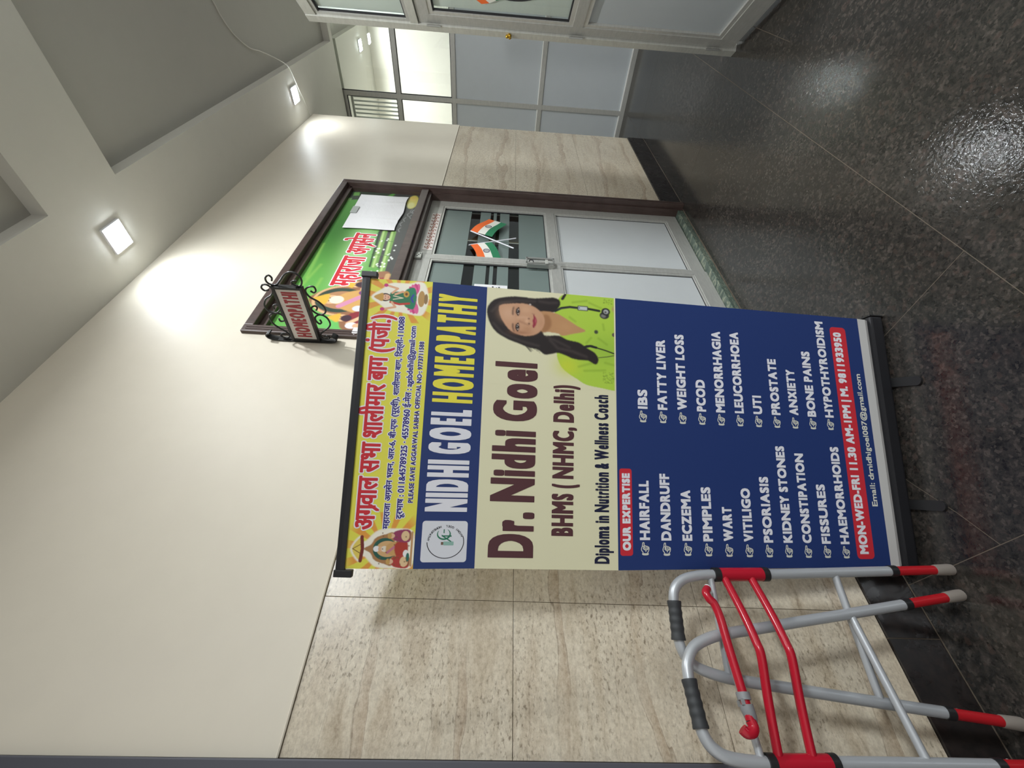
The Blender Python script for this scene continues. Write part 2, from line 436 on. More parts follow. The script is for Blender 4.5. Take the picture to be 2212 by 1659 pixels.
# painting of printed pictures: numpy raster -> vertex coloured grid
class Canvas:
    def __init__(s, x0, x1, y0, y1, nx, ny, bg):
        s.x = np.linspace(x0, x1, nx); s.y = np.linspace(y0, y1, ny)
        s.X, s.Y = np.meshgrid(s.x, s.y); s.C = np.ones((ny, nx, 3))*lin_a(bg)
        s.px = abs(x1-x0)/nx
    def blend(s, a, col):
        c = lin_a(col) if not (isinstance(col, np.ndarray) and col.ndim == 3) else col
        s.C = s.C*(1-a[..., None]) + c*a[..., None]
    def blur(s, a, n):
        for _ in range(int(round(n))):
            p = np.pad(a, 1, mode='edge')
            a = (p[1:-1, 1:-1]*4 + (p[:-2, 1:-1]+p[2:, 1:-1]+p[1:-1, :-2]+p[1:-1, 2:])*2 + p[:-2, :-2]+p[2:, 2:]+p[:-2, 2:]+p[2:, :-2])/16
        return a
    def poly(s, pts, col, soft=1, alpha=1.0):
        pts = np.array(pts, float); a = np.zeros(s.X.shape, bool); j = len(pts)-1
        for i in range(len(pts)):
            xi, yi = pts[i]; xj, yj = pts[j]
            if yi != yj:
                m = ((yi > s.Y) != (yj > s.Y)) & (s.X < (xj-xi)*(s.Y-yi)/(yj-yi)+xi); a ^= m
            j = i
        s.blend(s.blur(a.astype(float), soft)*alpha, col)
    def spline(s, pts, col, soft=1, alpha=1.0, sub=6):
        p = [Vector((*q, 0)) for q in pts]; n = len(p); out = []
        for i in range(n):
            p0, p1, p2_, p3 = p[i-1], p[i], p[(i+1) % n], p[(i+2) % n]
            for k in range(sub):
                t = k/sub
                q = 0.5*((2*p1)+(p2_-p0)*t+(2*p0-5*p1+4*p2_-p3)*t*t+(3*p1-p0-3*p2_+p3)*t**3)
                out.append((q.x, q.y))
        s.poly(out, col, soft, alpha)
    def ell(s, cx, cy, rx, ry, col, soft=1.0, alpha=1.0, rot=0.0):
        c, d = math.cos(rot), math.sin(rot)
        u = (s.X-cx)*c+(s.Y-cy)*d; v = -(s.X-cx)*d+(s.Y-cy)*c
        r = np.sqrt((u/rx)**2+(v/ry)**2); e = soft*s.px/min(rx, ry)
        s.blend(np.clip((1-r)/e+0.5, 0, 1)*alpha, col)
    def glow(s, cx, cy, rx, ry, col, alpha=1.0, pw=1.0):
        r2_ = ((s.X-cx)/rx)**2+((s.Y-cy)/ry)**2
        s.blend(np.exp(-r2_*1.2)**pw*alpha, col)
    def line(s, pts, w, col, soft=1.0, alpha=1.0):
        d = np.full(s.X.shape, 1e9)
        for (ax, ay), (bx, by) in zip(pts[:-1], pts[1:]):
            L2 = (bx-ax)**2+(by-ay)**2+1e-12
            t = np.clip(((s.X-ax)*(bx-ax)+(s.Y-ay)*(by-ay))/L2, 0, 1)
            d = np.minimum(d, np.hypot(s.X-ax-t*(bx-ax), s.Y-ay-t*(by-ay)))
        s.blend(np.clip((w/2-d)/(soft*s.px)+0.5, 0, 1)*alpha, col)
    def grid(s, name, m, mapf, parent):
        ny, nx = s.X.shape
        V = [mapf(x, y) for x, y in zip(s.X.ravel(), s.Y.ravel())]
        i = np.arange(ny*nx).reshape(ny, nx)
        F = np.stack([i[:-1, :-1], i[:-1, 1:], i[1:, 1:], i[1:, :-1]], -1).reshape(-1, 4)
        me = bpy.data.meshes.new(name); me.from_pydata(V, [], F.tolist()); me.update()
        at = me.color_attributes.new('print', 'FLOAT_COLOR', 'POINT')
        at.data.foreach_set('color', np.concatenate([np.clip(s.C, 0, 1).reshape(-1, 3), np.ones((ny*nx, 1))], 1).ravel().astype(np.float32))
        return link(name, me, m, parent)
def rrect(x0, x1, z0, z1, r, n=5):
    out = []
    for cx, cz, a0 in ((x1-r, z1-r, 0), (x0+r, z1-r, 90), (x0+r, z0+r, 180), (x1-r, z0+r, 270)):
        for k in range(n+1):
            a = math.radians(a0+90*k/n); out.append((cx+r*math.cos(a), cz+r*math.sin(a)))
    return out

WY = 1.48           # tiled wall plane
PY = 1.474          # painted wall plane
ZC, ZR = 3.511, 3.585
XE = 5.08           # end of the long wall
XP = 6.19           # far glazed partition
DADO = 1.980; SK = 0.174

# ------------------------------------------------------------------ setting: floor
floor = struct(box('floor', M['floor_grout'], -3.2, 7.8, -3.4, 2.7, -0.06, -0.0006))
def slab(pts):
    bm = bmesh.new(); g = 0.0013
    cx = sum(p[0] for p in pts)/len(pts); cy = sum(p[1] for p in pts)/len(pts)
    top = [bm.verts.new((x-g*(1 if x > cx else -1), y-g*(1 if y > cy else -1), 0)) for x, y in pts]
    bot = [bm.verts.new((v.co.x, v.co.y, -0.02)) for v in top]
    bm.faces.new(top); n = len(pts)
    for i in range(n): bm.faces.new((top[i], bot[i], bot[(i+1) % n], top[(i+1) % n]))
    obj('floor_slab', bm, M['floor'], floor)
R_ = lambda a, b, c, d: [(a, c), (b, c), (b, d), (a, d)]
for a, b in ((-3.2, -0.9), (-0.9, 0.501), (1.246, 3.52), (3.52, 5.3), (5.3, 7.8)): slab(R_(a, b, 0.611, 1.49))
slab([(0.501, 0.611), (1.246, 0.611), (1.246, 1.44), (0.76, 1.233), (0.62, 1.165), (0.501, 1.118)])
slab([(0.501, 1.118), (0.62, 1.165), (0.76, 1.233), (1.246, 1.44), (1.246, 1.49), (0.501, 1.49)])
for a, b in ((-3.2, -0.6), (-0.6, 2.88)): slab(R_(a, b, -0.9, 0.611))
slab(R_(2.88, 7.8, 0.324, 0.611)); slab(R_(2.88, 7.8, -0.9, 0.324))
for a, b in ((-3.2, -1.2), (-1.2, 1.6), (1.6, 4.4), (4.4, 7.8)): slab(R_(a, b, -3.4, -0.9))
for a, b in ((3.5, 5.3), (5.3, 7.8)): slab(R_(a, b, 1.49, 2.7))

# ------------------------------------------------------------------ setting: ceiling with recessed panels
bm = bmesh.new()
ZT = 3.78
def sof(x0, x1, y0, y1): add_box(bm, x0, x1, y0, y1, ZC, ZT)
sof(-3.2, 6.15, 1.018, 1.60); sof(6.24, 7.8, 1.018, 2.7)
sof(5.08, 6.15, 1.60, 2.7)
sof(1.830, 2.295, -0.95, 1.018)
sof(-3.2, -0.95, -0.95, 1.018)
sof(6.06, 6.15, -0.95, 1.018)
sof(-3.2, 6.15, -3.4, -0.95)
sof(7.62, 7.8, -3.4, 1.018)
cl = struct(obj('ceiling', bm, M['ceil']))
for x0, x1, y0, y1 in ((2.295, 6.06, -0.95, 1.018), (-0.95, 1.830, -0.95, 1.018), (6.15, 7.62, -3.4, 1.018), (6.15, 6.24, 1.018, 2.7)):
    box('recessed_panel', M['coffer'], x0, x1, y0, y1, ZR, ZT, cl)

# ------------------------------------------------------------------ setting: the long tiled wall
XL, XR = 1.622, 3.488     # outer edges of the wooden door frame
DTOP = 2.757
bm = bmesh.new()
for x0, x1, z0, z1 in ((0.03, XL+0.03, 0, ZC+0.02), (XR-0.03, XE, 0, ZC+0.02), (XL+0.02, XR-0.02, DTOP-0.03, ZC+0.02), (-3.2, -1.05, 0, ZC+0.02), (-1.06, 0.04, 2.70, ZC+0.02)):
    add_box(bm, x0, x1, WY+0.008, 1.62, z0, z1)
wall = struct(obj('wall_left', bm, M['grout']))
bm = bmesh.new()
for x0, x1, z0 in ((0.03, XL, DADO), (XR, XE, DADO), (-3.2, -1.05, DADO)):
    add_box(bm, x0, x1, PY, WY+0.009, z0+0.001, ZC+0.01)
add_box(bm, XL, XR, PY, WY+0.009, DTOP-0.01, ZC+0.01); add_box(bm, -1.05, 0.03, PY, WY+0.009, 2.72, ZC+0.01)
obj('painted_plaster', bm, M['wall'], wall)
# lower edge of the plaster: a thin built-up ridge of paint
for a, b in ((0.03, XL), (XR, XE)):
    tube('paint_edge', M['wall'], [(a, PY+0.001, DADO+0.003), (b, PY+0.001, DADO+0.003)], 0.0035, wall, 6)
def tile(x0, x1, z0, z1):
    g = 0.0008
    box('wall_tile', M['tile'], x0+g, x1-g, WY-0.0006*random.random(), WY+0.009, z0+g, z1-g, wall, 0.0006)
rows = (SK, 0.776, 1.381, DADO)
for x0, x1 in ((0.03, 0.4155), (0.4155, XL+0.01), (XR-0.01, 3.812), (3.812, 5.012), (5.012, XE), (-3.2, -2.2), (-2.2, -1.05)):
    for a, b in zip(rows[:-1], rows[1:]): tile(x0, x1, a, b)
# return of the wall around its outer corner
box('wall_return', M['wall'], XE-0.15, XE, 1.62, 2.7, 0, ZC, wall)
bb = struct(box('baseboard_left', M['floor_grout'], 0.03, XL, 1.4716, WY+0.009, 0, SK-0.001))
box('joint_line', M['floor_grout'], 0.03, XL, 1.4675, 1.4716, -0.001, 0.0012, bb)
def skirt(x0, x1, par):
    box('skirting_piece', M['skirt'], x0+0.0011, x1-0.0011, 1.471, WY+0.006, 0.0005, SK-0.0005, par, 0.001)
for a, b in ((0.03, 0.336), (0.336, 0.94), (0.94, XL)): skirt(a, b, bb)
bb2 = struct(box('baseboard_right', M['floor_grout'], XR, XE, 1.4716, WY+0.009, 0, SK-0.001))
box('joint_line', M['floor_grout'], XR, XE, 1.4675, 1.4716, -0.001, 0.0012, bb2)
for a, b in ((XR, 4.324), (4.324, XE)): skirt(a, b, bb2)

# room behind the clinic door and the space beyond the glazed partition
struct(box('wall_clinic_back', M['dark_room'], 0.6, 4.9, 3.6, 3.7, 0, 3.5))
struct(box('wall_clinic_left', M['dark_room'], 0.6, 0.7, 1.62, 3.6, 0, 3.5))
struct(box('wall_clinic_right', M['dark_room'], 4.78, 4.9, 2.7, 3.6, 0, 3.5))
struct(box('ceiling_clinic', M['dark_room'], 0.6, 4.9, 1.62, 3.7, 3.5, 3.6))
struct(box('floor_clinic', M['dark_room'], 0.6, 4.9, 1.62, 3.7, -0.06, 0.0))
struct(box('wall_far', M['beyond'], 7.74, 7.86, -3.4, 2.8, 0, 3.7))
struct(box('wall_far_side', M['beyond'], 5.0, 7.74, 2.65, 2.75, 0, 3.7))

# ------------------------------------------------------------------ door at the very left edge (only a sliver of its frame shows)
d2o = struct(empty('door_2', (-0.5, WY, 0)))
box('frame_post', M['slate'], -0.05, 0.029, 1.452, 1.60, 0.0, 2.76, d2o, 0.004)
box('frame_post', M['slate'], -1.06, -0.98, 1.452, 1.60, 0.0, 2.76, d2o, 0.004)
box('frame_head', M['slate'], -0.98, -0.05, 1.452, 1.60, 2.68, 2.76, d2o, 0.004)
box('door_leaf', M['wood'], -0.978, -0.052, 1.53, 1.57, 0.006, 2.676, d2o, 0.003)

# ------------------------------------------------------------------ clinic door in its wooden frame
dr = struct(empty('door_1', ((XL+XR)/2, 1.5, 0)))
FY = 1.455
# stepped frame: outer face + rebate + stop
for x0, x1, xs0, xs1 in ((XL, XL+0.05, XL+0.05, XL+0.066), (XR-0.05, XR, XR-0.066, XR-0.05)):
    bm = bmesh.new(); add_box(bm, x0, x1, FY, 1.62, 0.0, DTOP, 0.004); add_box(bm, xs0, xs1, 1.492, 1.62, 0.0, DTOP-0.06)
    for k in (0.018, 0.033):
        xa = x0+k if x0 == XL else x1-k
        add_box(bm, xa-0.002, xa+0.002, FY-0.0025, FY+0.002, 0.0, DTOP-0.02)
    obj('frame_post', bm, M['wood'], dr)
bm = bmesh.new(); add_box(bm, XL+0.05, XR-0.05, FY, 1.62, DTOP-0.046, DTOP, 0.004); add_box(bm, XL+0.05, XR-0.05, 1.492, 1.62, DTOP-0.078, DTOP-0.046)
obj('frame_head', bm, M['wood'], dr)
bm = bmesh.new(); add_box(bm, XL+0.05, XR-0.05, 1.468, 1.62, 2.072, 2.128, 0.004); add_box(bm, XL+0.05, XR-0.05, 1.490, 1.62, 2.05, 2.072)
obj('transom_bar', bm, M['wood'], dr)
box('threshold', M['sill'], XL+0.03, XR-0.03, 1.497, 1.64, 0, 0.042, dr, 0.004)
def leaf(x0, x1, yf, gx0, gx1, zb, bands, film_m):
    lf = empty('door_leaf', (x0, yf, zb)); lf.parent = dr; lf.matrix_parent_inverse = dr.matrix_world.inverted()
    zt = 2.066; yb = yf+0.045
    def rail(nm, *a): box(nm, M['alu'], *a, lf, 0.002)
    rail('stile', x0, gx0-0.012, yf, yb, zb, zt); rail('stile', gx1+0.012, x1, yf, yb, zb, zt)
    rail('top_rail', gx0-0.012, gx1+0.012, yf, yb, 1.945, zt)
    rail('lock_rail', gx0-0.012, gx1+0.012, yf, yb, 1.066, 1.136)
    rail('bottom_rail', gx0-0.012, gx1+0.012, yf, yb, zb, 0.142)
    def beads(a0, a1, b0, b1):
        bm = bmesh.new(); t = 0.013
        for X0, X1, Z0, Z1 in ((a0, a1, b1-t, b1), (a0, a1, b0, b0+t), (a0, a0+t, b0+t, b1-t), (a1-t, a1, b0+t, b1-t)):
            add_box(bm, X0, X1, yf+0.004, yf+0.022, Z0, Z1)
        obj('glazing_bead', bm, M['alu_bead'], lf)
        bm = bmesh.new(); t2 = 0.018
        for X0, X1, Z0, Z1 in ((a0+t, a1-t, b1-t2, b1-t), (a0+t, a1-t, b0+t, b0+t2), (a0+t, a0+t2, b0+t2, b1-t2), (a1-t2, a1-t, b0+t2, b1-t2)):
            add_box(bm, X0, X1, yf+0.014, yf+0.022, Z0, Z1)
        obj('gasket', bm, M['gasket'], lf)
    beads(gx0-0.012, gx1+0.012, 1.136, 1.945); beads(gx0-0.012, gx1+0.012, 0.142, 1.066)
    box('glass_pane', M['glass_dark'], gx0, gx1, yf+0.023, yf+0.027, 1.148, 1.933, lf)
    zs = [1.149] + [v for b in bands for v in b] + [1.932]
    for i in range(0, len(zs), 2):
        box('frosted_strip', film_m, gx0+0.001, gx1-0.001, yf+0.0215, yf+0.0228, zs[i], zs[i+1], lf)
    box('door_panel', M['lam_door'], gx0, gx1, yf+0.016, yf+0.03, 0.152, 1.056, lf)
    return lf
bands = [(1.349, 1.422), (1.496, 1.5225), (1.5465, 1.570), (1.650, 1.722)]
lf_r = leaf(2.592, 3.424, 1.552, 2.618, 3.322, 0.047, bands, M['film'])
lf_l = leaf(1.690, 2.590, 1.545, 1.768, 2.530, 0.043, bands, M['film'])
# pull handle on the meeting stiles, with its two standoffs
bm = bmesh.new()
add_box(bm, 2.545, 2.563, 1.500, 1.512, 1.116, 1.308, 0.003); add_box(bm, 2.50, 2.512, 1.516, 1.546, 1.12, 1.30, 0.002)
add_box(bm, 2.505, 2.56, 1.500, 1.512, 1.296, 1.308, 0.002); add_box(bm, 2.505, 2.56, 1.500, 1.512, 1.116, 1.128, 0.002)
hd = obj('pull_handle', bm, M['steel'], lf_r)
box('bolt', M['alu_lt'], 2.500, 2.55, 1.504, 1.512, 1.158, 1.178, hd, 0.002)
tube('bolt_eye', M['gasket'], smooth_path([(2.518, 1.508, 1.285), (2.530, 1.504, 1.280), (2.528, 1.504, 1.262), (2.514, 1.507, 1.258)], 4), 0.0035, hd, 8)
bm = bmesh.new(); add_box(bm, 2.515, 2.585, 1.528, 1.541, 2.004, 2.048, 0.002)
bt = obj('top_latch', bm, M['steel'], lf_l)
bm = bmesh.new()
for q in range(3):
    bmesh.ops.create_cone(bm, cap_ends=True, segments=8, radius1=0.004, radius2=0.003, depth=0.003, matrix=Matrix.Translation((2.535+0.016*q, 1.527, 2.03-0.008*q)) @ Matrix.Rotation(math.pi/2, 4, 'X'))
obj('screw_head', bm, M['gasket'], bt)

# ornamental sticker strip along the top rail of the right leaf
stk = empty('sticker_strip', (2.93, 1.5505, 1.95))
tag(stk, 'narrow red patterned sticker strip on the top rail of the door leaf with the flags', 'sticker')
box('backing', M['sign_white'], 2.655, 3.20, 1.5500, 1.5515, 1.950, 2.018, stk)
bm = bmesh.new()
for i in range(11):
    cx = 2.690+i*0.0478
    for k in range(4):
        a = math.radians(90*k+20*(i % 2)); dx, dz = math.cos(a), math.sin(a)
        pts = [(cx+dx*0.003, 1.5492, 1.984+dz*0.003), (cx+dx*0.013-dz*0.006, 1.5492, 1.984+dz*0.013+dx*0.006),
               (cx+dx*0.021-dz*0.001, 1.5492, 1.984+dz*0.025), (cx+dx*0.015+dz*0.008, 1.5492, 1.984+dz*0.021-dx*0.008)]
        add_tube(bm, pts, 0.0023, 5)
obj('scroll_pattern', bm, mat('sticker_rust', lin(150, 84, 66), 0.5), stk)
olive = mat('sticker_olive', lin(120, 128, 80), 0.5)
for i in range(11):
    bm = bmesh.new(); bmesh.ops.create_icosphere(bm, subdivisions=1, radius=0.0035, matrix=Matrix.Translation((2.690+i*0.0478, 1.5495, 1.984)))
    obj('flower_centre', bm, olive, stk)

# ------------------------------------------------------------------ small paper flags on the door glass
def flag(name, label, quad, s0, s1, y):
    t = empty(name, (s1[0], y, s1[1])); tag(t, label, 'flag', 'crossed paper flags on the door glass')
    A, B, Cc, Dd = [Vector((q[0], 0, q[1])) for q in quad]   # hoist top, fly top, fly bottom, hoist bottom
    nx, nz = 16, 12
    def pt(u, v, lift=0.0):
        p = (A*(1-u)+B*u)*(1-v) + (Dd*(1-u)+Cc*u)*v
        p.z += 0.010*math.sin(u*math.pi*1.1)*(1 if B.x > A.x else -1)*0.8
        return (p.x, y-0.006-0.006*math.sin(u*5.0)-lift, p.z)
    for nm, v0, v1, mm in (('saffron_band', 0, 1/3, 'saffron'), ('white_band', 1/3, 2/3, 'flagwhite'), ('green_band', 2/3, 1, 'flaggreen')):
        V, F = [], []
        for j in range(5):
            for i in range(nx+1): V.append(pt(i/nx, v0+(v1-v0)*j/4))
        for j in range(4):
            for i in range(nx): a = j*(nx+1)+i; F.append((a, a+1, a+nx+2, a+nx+1))
        o = poly_mesh(nm, V, F, M[mm], t)
        sl = o.modifiers.new('thickness', 'SOLIDIFY'); sl.thickness = 0.0006
    V, F = [], []; n = 24
    W_ = (B-A).length; H_ = (Dd-A).length; r = H_*0.145
    for i in range(n):
        a = 2*math.pi*i/n
        for rr in (r, r*0.8): V.append(pt(0.5+rr*math.cos(a)/W_, 0.5+rr*math.sin(a)/H_, 0.0012))
    for i in range(n): F.append((2*i, 2*((i+1) % n), 2*((i+1) % n)+1, 2*i+1))
    for i in range(12):
        a = 2*math.pi*i/12; k = len(V); da = 0.09
        V += [pt(0.5, 0.5, 0.0012), pt(0.5+r*0.85*math.cos(a-da)/W_, 0.5+r*0.85*math.sin(a-da)/H_, 0.0012), pt(0.5+r*0.85*math.cos(a+da)/W_, 0.5+r*0.85*math.sin(a+da)/H_, 0.0012)]
        F.append((k, k+1, k+2))
    poly_mesh('spoked_wheel', V, F, M['chakra'], t)
    tube('flag_stick', M['pwhite'], [(s0[0], y-0.004, s0[1]), (s1[0], y-0.006, s1[1])], 0.0045, t, 8)
flag('hand_flag', 'small tricolour paper flag on the door glass, right one of the crossed pair',
     [(2.941, 1.706), (3.149, 1.583), (3.088, 1.445), (2.868, 1.546)], (2.941, 1.706), (2.729, 1.388), 1.545)
flag('hand_flag', 'small tricolour paper flag on the door glass, left one of the crossed pair',
     [(2.770, 1.698), (2.560, 1.620), (2.612, 1.470), (2.826, 1.551)], (2.765, 1.705), (2.898, 1.371), 1.560)

# ------------------------------------------------------------------ notice on the left leaf, half behind the banner
nt = empty('notice_sheet', (2.2, 1.56, 1.43)); tag(nt, 'white paper notice on the left door leaf, half hidden by the banner', 'notice')
box('sheet', M['paper'], 2.00, 2.298, 1.5600, 1.5612, 1.425, 1.635, nt)
bm = bmesh.new()
for x, z, w, h in ((2.262, 1.598, 0.012, 0.004), (2.262, 1.512, 0.018, 0.010), (2.262, 1.490, 0.010, 0.006), (2.26, 1.472, 0.018, 0.010), (2.18, 1.60, 0.08, 0.004), (2.12, 1.57, 0.14, 0.004), (2.12, 1.54, 0.14, 0.004)):
    add_box(bm, x, x+w, 1.5590, 1.5602, z, z+h)
obj('faded_marks', bm, M['pblack'], nt)

# ------------------------------------------------------------------ poster filling the transom
PYF = 1.520
po = empty('transom_poster', (2.55, PYF, 2.13)); tag(po, 'green bamboo poster with red lettering and seated figures, above the clinic door', 'poster')
bm = bmesh.new(); add_box(bm, XL+0.052, XR-0.052, PYF+0.0015, PYF+0.012, 2.129, DTOP-0.047)
obj('board', bm, M['pblack'], po)
cv = Canvas(1.672, 3.438, 2.129, 2.712, 440, 146, (96, 158, 74))
cv.glow(2.75, 2.62, 0.5, 0.16, (58, 110, 50), 0.9); cv.glow(2.0, 2.62, 0.5, 0.2, (108, 178, 84), 0.8)
cv.glow(2.55, 2.42, 0.55, 0.10, (176, 214, 150), 0.75); cv.glow(1.75, 2.3, 0.3, 0.3, (112, 196, 104), 0.8)
for x0, z0, x1, z1 in ((2.0, 2.66, 2.35, 2.60), (1.9, 2.56, 2.2, 2.55), (2.2, 2.64, 2.6, 2.66)):
    cv.line([(x0, z0), (x1, z1)], 0.018, (150, 196, 96), 4, 0.5)
# water and bamboo
cv.spline([(2.32, 2.13), (2.30, 2.20), (2.45, 2.29), (2.8, 2.34), (3.44, 2.34), (3.44, 2.10), (2.6, 2.10)], (74, 74, 72), 2)
for z0, w, x0 in ((2.298, 0.036, 2.36), (2.238, 0.036, 2.30)):
    cv.line([(x0, z0-0.025), (2.81, z0)], w, (120, 160, 84), 2)
    cv.line([(x0, z0-0.019), (2.81, z0+0.008)], w*0.4, (176, 204, 130), 2)
    for xx in (2.5, 2.68): cv.line([(xx, z0-0.03), (xx+0.004, z0+0.02)], 0.006, (84, 116, 60), 1)
cv.line([(2.36, 2.30), (2.8, 2.335)], 0.012, (44, 60, 40), 2)
for i in range(26):
    x = 2.3+0.45*rng.random(); z = 2.18+0.12*rng.random(); cv.ell(x, z, 0.006+0.006*rng.random(), 0.006, (236, 240, 232), 1.2, 0.9)
for i in range(9):
    x = 2.8+0.55*rng.random(); z = 2.14+0.07*rng.random(); cv.line([(x, z), (x+0.03, z+0.012), (x+0.06, z)], 0.006, (150, 150, 150), 1.5, 0.8)
cv.poly([(3.25, 2.72), (3.44, 2.72), (3.44, 2.36), (3.33, 2.42)], (60, 70, 58), 2)
for q in (((3.34, 2.655), (3.40, 2.665), (3.41, 2.62), (3.35, 2.61)), ((3.24, 2.70), (3.30, 2.70), (3.30, 2.655), (3.25, 2.655))): cv.poly(q, (112, 160, 88), 1)
cv.ell(3.30, 2.185, 0.115, 0.042, (206, 196, 96), 2); cv.ell(3.24, 2.19, 0.05, 0.028, (214, 214, 150), 4, 0.8); cv.ell(3.36, 2.19, 0.04, 0.03, (226, 196, 110), 4, 0.7)
# seated group under an arch
cv.spline([(1.72, 2.15), (1.74, 2.30), (1.84, 2.36), (1.88, 2.46), (2.00, 2.56), (2.12, 2.46), (2.15, 2.36), (2.26, 2.30), (2.28, 2.15)], (150, 106, 78), 1)
for i in range(40):
    a = math.pi*i/39; cv.ell(2.0+0.135*math.cos(a)*1.02, 2.36+0.17*math.sin(a), 0.009, 0.009, (214, 176, 132), 1)
cv.ell(2.0, 2.38, 0.115, 0.14, (56, 74, 64), 1); cv.ell(2.0, 2.37, 0.085, 0.12, (178, 132, 96), 1)
def seated(cx, cz, k, robe, sash, hair):
    cv.spline([(cx-0.10*k, cz-0.16*k), (cx-0.085*k, cz-0.02*k), (cx-0.035*k, cz+0.05*k), (cx+0.035*k, cz+0.05*k), (cx+0.085*k, cz-0.02*k), (cx+0.10*k, cz-0.16*k)], robe, 1)
    cv.line([(cx-0.05*k, cz+0.03*k), (cx+0.03*k, cz-0.05*k), (cx+0.06*k, cz-0.14*k)], 0.03*k, sash, 1)
    cv.ell(cx, cz+0.085*k, 0.036*k, 0.045*k, (226, 182, 140), 1); cv.ell(cx, cz+0.055*k, 0.032*k, 0.035*k, hair, 1.5)
    cv.spline([(cx-0.042*k, cz+0.10*k), (cx-0.02*k, cz+0.15*k), (cx, cz+0.175*k), (cx+0.02*k, cz+0.15*k), (cx+0.042*k, cz+0.10*k)], (222, 178, 70), 1)
    for d in (-0.012, 0.012): cv.ell(cx+d*k, cz+0.09*k, 0.004*k, 0.003*k, (60, 40, 30), 1)
    cv.line([(cx-0.09*k, cz-0.15*k), (cx+0.09*k, cz-0.15*k)], 0.02*k, (230, 210, 160), 1)
seated(2.0, 2.34, 1.15, (206, 160, 96), (206, 140, 170), (230, 220, 200))
seated(1.84, 2.26, 0.85, (140, 52, 60), (222, 190, 150), (70, 50, 60)); seated(2.16, 2.26, 0.85, (150, 60, 66), (214, 180, 140), (70, 50, 60))
for cx, mcol in ((1.78, (226, 222, 230)), (2.23, (110, 60, 120)), (1.93, (214, 214, 226)), (2.08, (120, 64, 120))):
    cv.ell(cx, 2.265, 0.026, 0.032, mcol, 1); cv.ell(cx, 2.235, 0.02, 0.024, (222, 178, 140), 1)
cv.line([(1.72, 2.17), (2.28, 2.17)], 0.03, (196, 160, 110), 2); cv.line([(1.75, 2.14), (2.25, 2.14)], 0.02, (120, 90, 60), 2)
cv.spline([(1.83, 2.19), (1.86, 2.225), (1.93, 2.21), (1.93, 2.17), (1.85, 2.165)], (232, 232, 236), 1)
cv.grid('printed_picture', M['picture_gloss'], lambda x, z: (x, PYF, z), po)
TITLE = 'महाराजा अगसेन'
ex = rakar(['महाराजा अग'])
for nm, mm, d, dz, y in (('white_outline', M['pwhite'], 0.0115, 0.0100, 0.0004), ('red_lettering', M['pred'], 0.0045, 0.0042, 0.0008)):
    e_ = d-0.0045
    V, F = fit_text(TITLE, 2.135-e_, 2.772+e_, 2.345-e_, 2.484+e_, d, dz, 'ग', 3, ex, 10)
    poly_mesh(nm, [(x, PYF-y-h, z) for x, z, h in V], F, mm, po)
poly_mesh('torn_scrap', [(1.633, FY-0.0012, 2.20), (1.650, FY-0.0012, 2.183), (1.690, FY-0.0012, 2.186), (1.690, FY-0.0012, 2.212), (1.650, FY-0.0012, 2.214)], [(0, 1, 2, 3, 4)], M['paper'], po)
# crumpled sheet taped over the poster
ps = empty('paper_sheet', (3.07, PYF-0.01, 2.23)); tag(ps, 'blank crumpled white paper sheet taped over the right end of the poster', 'paper')
V, F = [], []; nx, nz = 40, 34
for j in range(nz+1):
    for i in range(nx+1):
        u, v = i/nx, j/nz
        x = (2.812+0.006*math.sin(v*3))*(1-u) + (3.352-0.004*math.sin(v*4))*u; z = 2.594*(1-v) + (2.232-0.012*u+0.007*math.sin(u*9))*v
        bl = 0.004+0.0035*math.sin(u*7)*math.sin(v*4)
        fold = 0.004*math.exp(-((u-0.78)/0.02)**2)*v + 0.0035*math.exp(-((u-0.28)/0.02)**2)*v
        cr = 0.010*max(0, v-0.78)*4*abs(math.sin(u*11+v*4))*0.5
        V.append((x, PYF-0.006-bl-fold-cr, z))
for j in range(nz):
    for i in range(nx): a = j*(nx+1)+i; F.append((a, a+1, a+nx+2, a+nx+1))
o = poly_mesh('sheet', V, F, M['paper'], ps)
o.data.polygons.foreach_set('use_smooth', [True]*len(o.data.polygons))
bm = bmesh.new(); add_box(bm, 3.03, 3.135, PYF-0.0160, PYF-0.0145, 2.552, 2.598); obj('tape', bm, mat('clear_tape', lin(168, 172, 168), 0.3), ps)

# ------------------------------------------------------------------ projecting wrought iron sign
XS = 1.592
sg = empty('projecting_sign', (XS, 1.46, 2.25)); tag(sg, 'wrought iron projecting sign with scrolls and HOMEOPATHI in red, beside the poster', 'sign')
kx = XS/1.62
sy = lambda y: y*kx
sz = lambda z: 1.478+(z-1.478)*kx
bm = bmesh.new()
bar = [(1.472, 2.30)]
prof = smooth_path([(XS, 1.428, 2.585), (XS, 1.440, 2.606), (XS, 1.459, 2.598), (XS, 1.468, 2.565), (XS, 1.470, 2.50), (XS, 1.470, 2.38), (XS, 1.468, 2.31), (XS, 1.459, 2.275), (XS, 1.440, 2.268), (XS, 1.428, 2.288)], 5)
ring = []
for i, p in enumerate(prof):
    t = (prof[min(i+1, len(prof)-1)]-prof[max(i-1, 0)]).normalized(); nrm = Vector((0, -t.z, t.y))*0.003
    ring.append([bm.verts.new(p+Vector((sx, 0, 0))+nn) for sx, nn in ((-0.015, nrm), (0.015, nrm), (0.015, -nrm), (-0.015, -nrm))])
for a, b in zip(ring[:-1], ring[1:]):
    for j in range(4): bm.faces.new((a[j], a[(j+1) % 4], b[(j+1) % 4], b[j]))
bm.faces.new(ring[0]); bm.faces.new(ring[-1][::-1])
obj('wall_bar', bm, M['iron'], sg)
yo, yi = sy(1.172), 1.470; zt, zb_ = sz(2.506), sz(2.366)
bm = bmesh.new()
